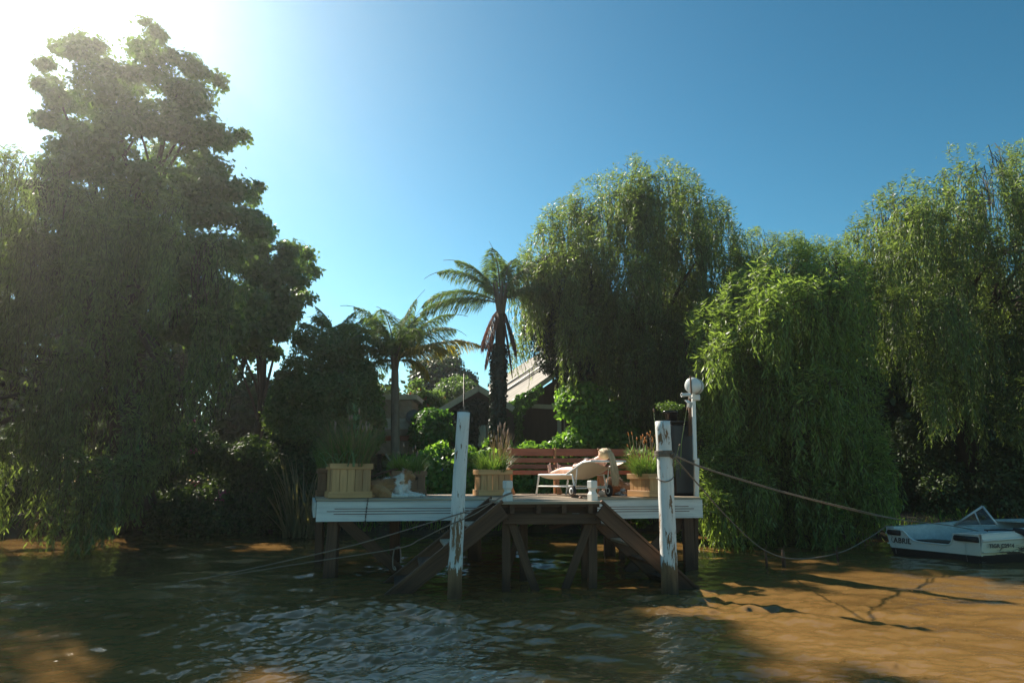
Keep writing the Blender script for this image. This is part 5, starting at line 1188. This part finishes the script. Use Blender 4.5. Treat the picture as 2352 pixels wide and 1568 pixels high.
# ================================================================ BOAT
def boat():
    A = Vector((7.28, 13.65, 0)); B = Vector((7.93, 12.02, 0)); f = Vector((.985, .17, 0)).normalized()
    t = thing('motor_boat', 'old flaking white motor boat moored stern-first at the right edge, with a folding windshield', 'boat', tuple((A + B) / 2))
    zt, zb = .60, .285; aft = (B - A).normalized()
    def z_(v, z): return Vector((v[0], v[1], z))
    m_, nt, b, out = new_mat('worn_white_boat_paint')
    n1 = noise(nt, uvmap(nt, (2.0, 2.0, 7), 'Object'), 1.0, 8, .75, .8); n2 = noise(nt, uvmap(nt, (1, 1, 1), 'Object'), 3, 3, .5)
    sx = N(nt, 'ShaderNodeSeparateXYZ'); gp = N(nt, 'ShaderNodeNewGeometry'); nt.links.new(gp.outputs['Position'], sx.inputs[0])
    mr = N(nt, 'ShaderNodeMapRange'); mr.inputs['From Min'].default_value = .62; mr.inputs['From Max'].default_value = .28; nt.links.new(sx.outputs['Z'], mr.inputs['Value'])
    mx = N(nt, 'ShaderNodeMapRange'); mx.inputs['From Min'].default_value = 7.6; mx.inputs['From Max'].default_value = 8.3; nt.links.new(sx.outputs['X'], mx.inputs['Value'])
    k1 = N(nt, 'ShaderNodeMath', operation='MULTIPLY'); nt.links.new(mr.outputs[0], k1.inputs[0]); nt.links.new(mx.outputs[0], k1.inputs[1])
    k2 = N(nt, 'ShaderNodeMath', operation='MULTIPLY_ADD'); k2.inputs[1].default_value = .30; nt.links.new(k1.outputs[0], k2.inputs[0]); nt.links.new(n1, k2.inputs[2])
    rust = ramp(nt, k2.outputs[0], [(.72, (0, 0, 0)), (.75, (1, 1, 1))]).outputs[0]
    yel = mixc(nt, k1.outputs[0], (.78, .75, .70), (.74, .60, .32)); c = mixc(nt, rust, yel, (.06, .035, .02)); nt.links.new(c, b.inputs['Base Color']); b.inputs['Roughness'].default_value = .4; bump(nt, b, rust, .4, .003)
    # transom with the cut-out for the engine
    L_ = (B - A).length; prof = [(0, zb - .03), (0, zt), (.17 * L_, zt - .01), (.26 * L_, zt - .14), (.34 * L_, zt - .185), (.62 * L_, zt - .19), (.70 * L_, zt - .17), (.745 * L_, zt - .03), (.76 * L_, zt + .01), (L_, zt + .02), (L_, zb - .02)]
    mb = MB(); mb.prism([z_(A + aft * s, z) for s, z in prof], f * .04)
    mb.build('transom', m_, t, bevel=.006)
    mb = MB(); pts = [z_(A + aft * s - f * .006, z) for s, z in prof[1:10]]; mb.tube(sag(pts, 5), .014, 6); mb.build('transom_rim', m_, t, recalc=False)
    # hull sides by stations
    st = [(0, 0, 1), (.8, .04, 1), (1.8, .10, 1), (2.8, .12, .85), (3.7, .14, .45), (4.3, .18, .02)]
    C = (A + B) / 2; hw = L_ / 2
    def P_(s, side, z, fl): return z_(C + f * s + aft * side * hw * fl, z)
    for side in (1, -1):
        mb = MB(); base = len(mb.v)
        for s, lift, wd in st:
            top, ch, kee = P_(s, side * (wd + .05), zt + .02 + lift, 1), P_(s, side * wd * .99, zb + lift * .4, 1), P_(s, side * wd * .78, -.12, 1)
            mid = P_(s, side * (wd + .055), zt - .05 + lift, 1)
            mb.v += [tuple(top), tuple(mid), tuple(ch), tuple(kee)]
        for i in range(len(st) - 1):
            for k in range(3): a = base + i * 4 + k; mb.face([a, a + 1, a + 5, a + 4], 1 if k == 2 else 0)
        o = mb.build('hull_side', [m_, plain('black_bottom_paint', (.02, .016, .014), .6)], t, recalc=False)
        sm = o.modifiers.new('thick', 'SOLIDIFY'); sm.thickness = .02; sm.offset = 0
        mb = MB(); mb.tube([P_(s, side * (wd + .07), zt - .075 + lift, 1) for s, lift, wd in st], .022, 8); mb.tube([P_(s, side * (wd + .055), zb + .05 + lift * .5, 1) for s, lift, wd in st], .014, 6); mb.build('rubbing_strake', m_, t, recalc=False)
    mb = MB(); mb.prism([z_(A + aft * s, z) for s, z in ((.0, zb - .02), (L_, zb - .01), (L_ * .9, -.12), (L_ * .5, -.2), (L_ * .1, -.12))], f * .05); mb.build('stern_bottom', M['black'], t)
    # side decks, cockpit sole, foredeck
    dk = plain('pale_deck_paint', (.66, .66, .63), .5, 0, .15)
    for side in (1, -1):
        mb = MB(); w = .30 if side > 0 else .14
        for i in range(3):
            s0, l0, w0 = st[i]; s1, l1, w1 = st[i + 1]
            q = [P_(s0, side * (w0 + .05), zt + .022 + l0, 1), P_(s1, side * (w1 + .05), zt + .022 + l1, 1), P_(s1, side * (w1 - w), zt + .022 + l1, 1), P_(s0, side * (w0 - w), zt + .022 + l0, 1)]
            mb.prism(q if side > 0 else q[::-1], (0, 0, .022))
            q2 = [P_(s0, side * (w0 - w), zt + .02 + l0, 1), P_(s1, side * (w1 - w), zt + .02 + l1, 1), P_(s1, side * (w1 - w), .16, 1), P_(s0, side * (w0 - w), .16, 1)]; mb.prism(q2, aft * side * .02)
        mb.build('side_deck', dk, t)
    mb = MB(); mb.prism([P_(.05, -.95, .16, 1), P_(3.2, -.6, .16, 1), P_(3.2, .6, .16, 1), P_(.05, .95, .16, 1)], (0, 0, .02)); mb.build('cockpit_sole', M['black'], t)
    mb = MB(); mb.prism([P_(2.2, -.98, zt + .13, 1), P_(3.7, -.48, zt + .17, 1), P_(4.28, 0, zt + .20, 1), P_(3.7, .48, zt + .17, 1), P_(2.2, .98, zt + .13, 1)], (0, 0, .03)); mb.build('foredeck', dk, t)
    mb = MB(); mb.prism([P_(.045, -.5, zt - .16, 1), P_(.55, -.5, zt - .16, 1), P_(.55, .42, zt - .16, 1), P_(.045, .42, zt - .16, 1)], (0, 0, -.2)); mb.build('engine_well_dark', M['black'], t)  # solid black block standing in for the shaded opening of the well
    # windshield lying back as a triangle
    wb = [P(2191, 1206, 13.25), P(2257, 1162, 12.95), P(2291, 1206, 12.75), P(2252, 1206, 13.0), P(2239, 1176, 13.03)]
    mb = MB(); mb.tube([wb[0], wb[1]], .020, 6); mb.tube([wb[1], wb[2]], .020, 6); mb.tube([wb[4], wb[3]], .015, 6); mb.tube([wb[0], wb[2]], .012, 6)
    
    ws = mb.build('windshield_frame', plain('aluminium_frame', (.60, .62, .62), .35, .3), t, recalc=False)
    g, nt2, b2, o2 = new_mat('smoked_pane'); b2.inputs['Base Color'].default_value = (.05, .06, .07, 1); b2.inputs['Roughness'].default_value = .08; b2.inputs['Alpha'].default_value = .55
    mb = MB(); mb.prism([wb[4], wb[1], wb[2], wb[3]], (.0, .006, 0)); mb.build('pane', g, ws)
    mb = MB(); mb.prism([wb[0], wb[4], wb[3]], (.0, .006, 0)); mb.build('pane', g, ws)
    # black fenders / tarpaulin roll
    mb = MB(); a = A + aft * .02 - f * .03; mb.tube([z_(a, zt - .055), z_(a + aft * .14 * L_, zt - .06)], .045, 8); mb.build('rubber_bumper', M['rubber'], t, recalc=False)
    mb = MB(); mb.tube([z_(A + aft * .77 * L_ - f * .03, zt - .055), z_(B - f * .02, zt - .06)], .048, 8); mb.build('rubber_bumper', M['rubber'], t, recalc=False)
    mb = MB(); q = [P_(.70, 1.0, zt + .085, 1), P_(.80, 1.09, zt + .06, 1), P_(.86, 1.15, zt - .04, 1), P_(1.0, 1.15, zt - .09, 1), P_(1.9, 1.17, zt - .06, 1)]; mb.tube(sag(q, 5), .05, 8)
    mb.tube(sag([P_(.45, .7, zt + .06, 1), P_(.6, .85, zt + .075, 1), P_(.76, 1.04, zt + .075, 1), P_(.95, .8, zt + .07, 1), P_(1.2, .6, zt + .05, 1)], 5), .028, 8); mb.build('rolled_tarpaulin', M['rubber'], t, recalc=False)
    mb = MB()
    for s in (.33, 1.15): c = P_(s, .85, zt + .05, 1); mb.tube([c, c + Vector((0, 0, .04))], .010, 6); mb.tube([c + Vector((-.05, 0, .04)), c + Vector((.05, 0, .04))], .010, 6)
    mb.build('cleats', M['chain'], t, recalc=False)
    # lettering
    def text(name, s, size, origin, xdir, shear=.1, bold=.003):
        cu = bpy.data.curves.new(name, 'FONT'); cu.body = s; cu.size = size; cu.extrude = .0015; cu.shear = shear; cu.offset = bold; cu.space_character = 1.08
        o = bpy.data.objects.new(name, cu); COL.objects.link(o); dg = bpy.context.evaluated_depsgraph_get(); me_ = bpy.data.meshes.new_from_object(o.evaluated_get(dg)); bpy.data.objects.remove(o)
        x = Vector(xdir).normalized(); z = Vector((0, 0, 1)); y = x.cross(z); Mx = Matrix((x, z, -y * -1)).transposed().to_4x4(); Mx.translation = origin; inv = ROOT[t.name]
        me_.transform(inv @ Mx); return link_mesh(name, me_, plain('dark_lettering', (.06, .04, .035), .6), t)
    text('name_lettering', 'ABRIL', .135, z_(A + aft * .095 - f * .012, zt - .24), aft, .12)
    mb = MB(); c0 = z_(A + aft * .055 - f * .010, zt - .24); mb.tube(sag([c0 + UP * .13 - aft * .0, c0 + UP * .10 + aft * .02, c0 + UP * .05 - aft * .005, c0 + aft * .03, c0 + aft * .045 + UP * .02], 5), .0035, 5); mb.build('name_flourish', M['black'], t, recalc=False)
    a, b_ = P_(.0, 1.055, 0, 1), P_(.8, 1.055, 0, 1)
    text('registration_lettering', 'TIGR C2964', .088, z_(a + (b_ - a) * .13, zt - .185) + Vector((.17, -.985, 0)) * .022, b_ - a, .05)
boat()

# ================================================================ HOUSE, HUT
Yg = 22.5
g = thing('garden_house', 'single-storey house with an ivy-dark gable and a long pale shingled roof behind the hedge', 'house', tuple(PZ(1100, Yg, .5)))
pk, gl, gr = P(1101, 893, Yg), P(930, 992, Yg), P(1180, 940, Yg)
def ground(p): return Vector((p.x, p.y, .45))
mb = MB(); glw = P(955, 984, Yg); mb.prism([ground(glw), glw, pk - UP * .05, gr - UP * .05, ground(gr)], (0, .15, 0)); mb.build('gable_wall', M['house_wall'], g)
bk = Vector((-.9, 6.0, 0))
for a, b_, nm in ((gl, pk, 'left'), (pk, gr, 'right')):
    mb = MB(); q = [a + Vector((0, -.35, .02)), b_ + Vector((0, -.35, .02)), b_ + bk, a + bk]; mb.prism(q if nm == 'left' else q, (0, 0, .07)); r_ = mb.build('roof_slope', M['roof'], g)
    mb = MB(); mb.beam(a + Vector((0, -.38, -.03)), b_ + Vector((0, -.38, -.03)), .05, .17, up=(0, 0, 1)); mb.build('barge_board', M['house_trim'], r_)
def window(px0, px1, py0, py1, Y, nx=2, ny=3):
    a, b_ = P(px0, py0, Y), P(px1, py1, Y); cx, cz = (a.x + b_.x) / 2, (a.z + b_.z) / 2; w, h = b_.x - a.x, a.z - b_.z
    mb = MB()
    for x in (-w / 2, w / 2): mb.box((cx + x, Y - .04, cz), (.05, .05, h + .05))
    for z in (-h / 2, h / 2): mb.box((cx, Y - .043, cz + z), (w - .052, .05, .05))
    for i in range(1, nx): mb.box((cx - w / 2 + w * i / nx, Y - .03, cz), (.025, .03, h - .06))
    for i in range(1, ny): mb.box((cx, Y - .025, cz - h / 2 + h * i / ny), (w - .06, .02, .02))
    o = mb.build('window', M['house_trim'], g); mb = MB(); mb.box((cx, Y - .012, cz), (w - .05, .01, h - .05)); mb.build('pane', M['glass'], o)
window(1100, 1118, 972, 1022, Yg, 1, 1); window(1119, 1144, 972, 1022, Yg, 2, 3)
mb = MB(); q = [P(1140, 952, 23), P(1190, 922, 23), P(1268, 868, 23), P(1345, 806, 23), P(1350, 740, 27.5), P(1258, 808, 27.5), P(1158, 862, 27.5), P(1120, 885, 27.5)]
mb.prism([q[0], q[3], q[4], q[7]], Vector((.05, .08, -.12))); mr_ = mb.build('roof_slope', M['roof'], g)
mb = MB(); mb.beam(q[0] + Vector((0, -.03, -.06)), q[3] + Vector((0, -.03, -.06)), .05, .16); mb.build('barge_board', M['house_trim'], mr_)
mb = MB(); a0, a1 = q[0].lerp(q[7], .45), q[3].lerp(q[4], .45); nrm = (q[3] - q[0]).cross(q[7] - q[0]).normalized(); nrm = nrm if nrm.z > 0 else -nrm
mb.beam(a0 + nrm * .02, a1 + nrm * .02, .12, .05, up=tuple(nrm)); a0, a1 = q[0].lerp(q[7], .62), q[3].lerp(q[4], .62); mb.beam(a0 + nrm * .02, a1 + nrm * .02, .07, .05, up=tuple(nrm)); mb.build('pale_batten', M['house_trim'], mr_)
Yv = 24.0
mb = MB(); wl, wr_ = P(1165, 945, Yv), P(1420, 925, Yv); wp = P(1345, 825, Yv); mb.prism([ground(wl), wl, wp, P(1420, 800, Yv), ground(wr_)], (0, .15, 0)); mb.build('front_wall', M['house_wall'], g)
mb = MB(); mb.beam(P(1222, 932, 23.0), P(1300, 936, 23.0), .08, .14); mb.build('veranda_beam', M['house_trim'], g)
for px, w in ((1163, .13), (1184, .09), (1284, .13)):
    mb = MB(); a = P(px, 940, 23.0); mb.beam(ground(a), a, w, w, up=(0, 1, 0)); mb.build('veranda_post', M['house_trim'] if px != 1184 else M['house_wall'], g)
window(1296, 1330, 955, 1010, Yv, 2, 2)
mb = MB(); a, b_ = P(1165, 1012, 23.0), P(1284, 1012, 23.0); mb.beam(a, b_, .04, .05)
for i in range(22): c = a.lerp(b_, i / 21); mb.beam(c, ground(c), .02, .02, up=(0, 1, 0))
mb.build('veranda_railing', M['house_wall'], g)
# ivy over the gable and hanging from the eave
rv = np.random.default_rng(200)
def ivy_wall(label, poly, Y, n, mat, leaf, seed, lump=.25):
    t = thing('climbing_ivy', label, 'ivy', tuple(PZ(poly[0][0], Y, .5))); rng = np.random.default_rng(seed); x, y, Yq, q_ = sample_poly(rng, poly, n, 40, lump, Y - .05, 1.0)
    p = Pn(x, y, Yq - .1 * np.abs(np.sin(x * .15) * np.cos(y * .2))); d = np.stack([rng.normal(0, .5, n), rng.normal(-.2, .3, n), rng.normal(-.8, .4, n)], -1)
    Q = leaves(p, d, np.array([0, -1, .4]) + rng.normal(0, .5, (n, 3)), rng.uniform(leaf * .7, leaf * 1.3, n), rng.uniform(leaf * .5, leaf * .9, n)); quads_mesh('foliage', Q, M[mat], t)
    mb = MB(); a = Vector(t.location)
    for k in range(4): i = rng.integers(n); mb.tube([a, a.lerp(Vector(p[i]), .6), Vector(p[i])], [.03, .02, .008], 5, cap=False)
    mb.build('stems', M['bark'], t, recalc=False)
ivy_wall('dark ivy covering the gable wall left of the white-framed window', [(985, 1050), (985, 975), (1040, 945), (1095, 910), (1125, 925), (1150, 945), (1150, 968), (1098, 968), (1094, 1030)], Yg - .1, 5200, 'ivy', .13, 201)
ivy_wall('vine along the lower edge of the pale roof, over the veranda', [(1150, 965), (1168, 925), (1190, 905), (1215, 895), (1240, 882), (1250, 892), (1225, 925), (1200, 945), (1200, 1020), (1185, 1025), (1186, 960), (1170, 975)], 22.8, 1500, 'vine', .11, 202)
# striped hut
Yh = 21.0
h = thing('striped_hut', 'raised hut clad in pink and pale bands, half hidden behind the slim palm', 'hut', tuple(PZ(905, Yh, .5)))
rows = [(906, 918, 'hut_b', 0), (918, 932, 'hut_a', 0), (932, 945, 'hut_a', 0), (945, 960, 'hut_a', 0), (960, 970, 'hut_b', 0), (970, 985, 'hut_b', 1), (985, 1000, 'hut_a', 0), (1000, 1012, 'bench', 0), (1012, 1042, 'hut_a', 1)]
for (y0, y1, m_, _) in rows:
    a, b_ = P(848, y0, Yh), P(958 if y0 < 910 else 947, y1, Yh); mb = MB(); off = .06 if y0 < 910 else 0.0
    mb.box(((a.x + b_.x) / 2, Yh + .8 - off, (a.z + b_.z) / 2), (b_.x - a.x, 1.6 + off * 2, a.z - b_.z - .008)); mb.build('wall_band' if off == 0 else 'roof_edge', M[m_], h)
for px in (872, 925, 940):
    mb = MB(); a = P(px, 1042, Yh + .2); mb.beam(ground(a), a, .12, .12, up=(0, 1, 0)); mb.build('stilt', M['house_wall'], h)
mb = MB(); mb.beam(P(886, 1042, Yh - .05), P(906, 1070, Yh - .05), .05, .05, up=(0, 1, 0)); mb.build('diagonal_strut', M['house_trim'], h)
# dish aerial and thin mast
da = PZ(950, 20.9, .5); t = thing('satellite_dish', 'round grey dish aerial half hidden in the red-flowered shrub', 'satellite dish', da)
dcn = P(948, 956, 20.9); mb = MB(); mb.tube([da, dcn + Vector((0, .06, 0))], .025, 7); mb.build('mast', M['grey_plastic'], t, recalc=False)
mb = MB(); mb.lathe(dcn, [(.001, .05), (.12, .035), (.22, 0), (.225, .004), (.12, .045), (.001, .062)], (0.1, 1, -.25), 24); mb.build('dish', plain('dish_grey', (.16, .16, .17), .5), t, recalc=False)
mm = PZ(1064, 19.5, .5); mb = MB(); mb.tube([mm, P(1066, 858, 19.5)], [.025, .018], 7); tag(mb.build('iron_mast', M['black'], None, recalc=False), 'thin dark mast rising behind the left white pile', 'mast')
# ragged vines, dry sticks on the jetty
mb = MB(); sa, sb_ = P(846, 1096, 11.9), P(915, 1077, 12.0)
for k in range(4): mb.tube([sa + Vector((rnd.uniform(-.03, .03), 0, rnd.uniform(-.04, .02))), sa.lerp(sb_, .5) + Vector((0, 0, rnd.uniform(-.01, .03))), sb_ + Vector((rnd.uniform(-.05, .03), 0, rnd.uniform(-.02, .02)))], [.016, .013, .006], 6)
tag(mb.build('driftwood_branch', M['old_wood'], None, recalc=False), 'dry branch leaning behind the two dogs', 'branch')

# ---------------------------------------------------------------- added volume imitating a lens-flare veil, no real mist
def flare_veil():
    mb = MB(); mb.box((0, 38, 7.9), (150, 170, 20.2)); m = bpy.data.materials.new('lens_flare_veil'); m.use_nodes = True; nt = m.node_tree; nt.nodes.clear()
    out = nt.nodes.new('ShaderNodeOutputMaterial'); v = nt.nodes.new('ShaderNodeVolumePrincipled'); v.inputs['Color'].default_value = (.92, .90, .88, 1)
    v.inputs['Density'].default_value = .0012; v.inputs['Anisotropy'].default_value = .74; nt.links.new(v.outputs[0], out.inputs['Volume'])
    tag(mb.build('flare_veil', m, None), 'thin added volume standing in for the lens-flare veil', 'flare_veil', kind='stuff')
flare_veil()
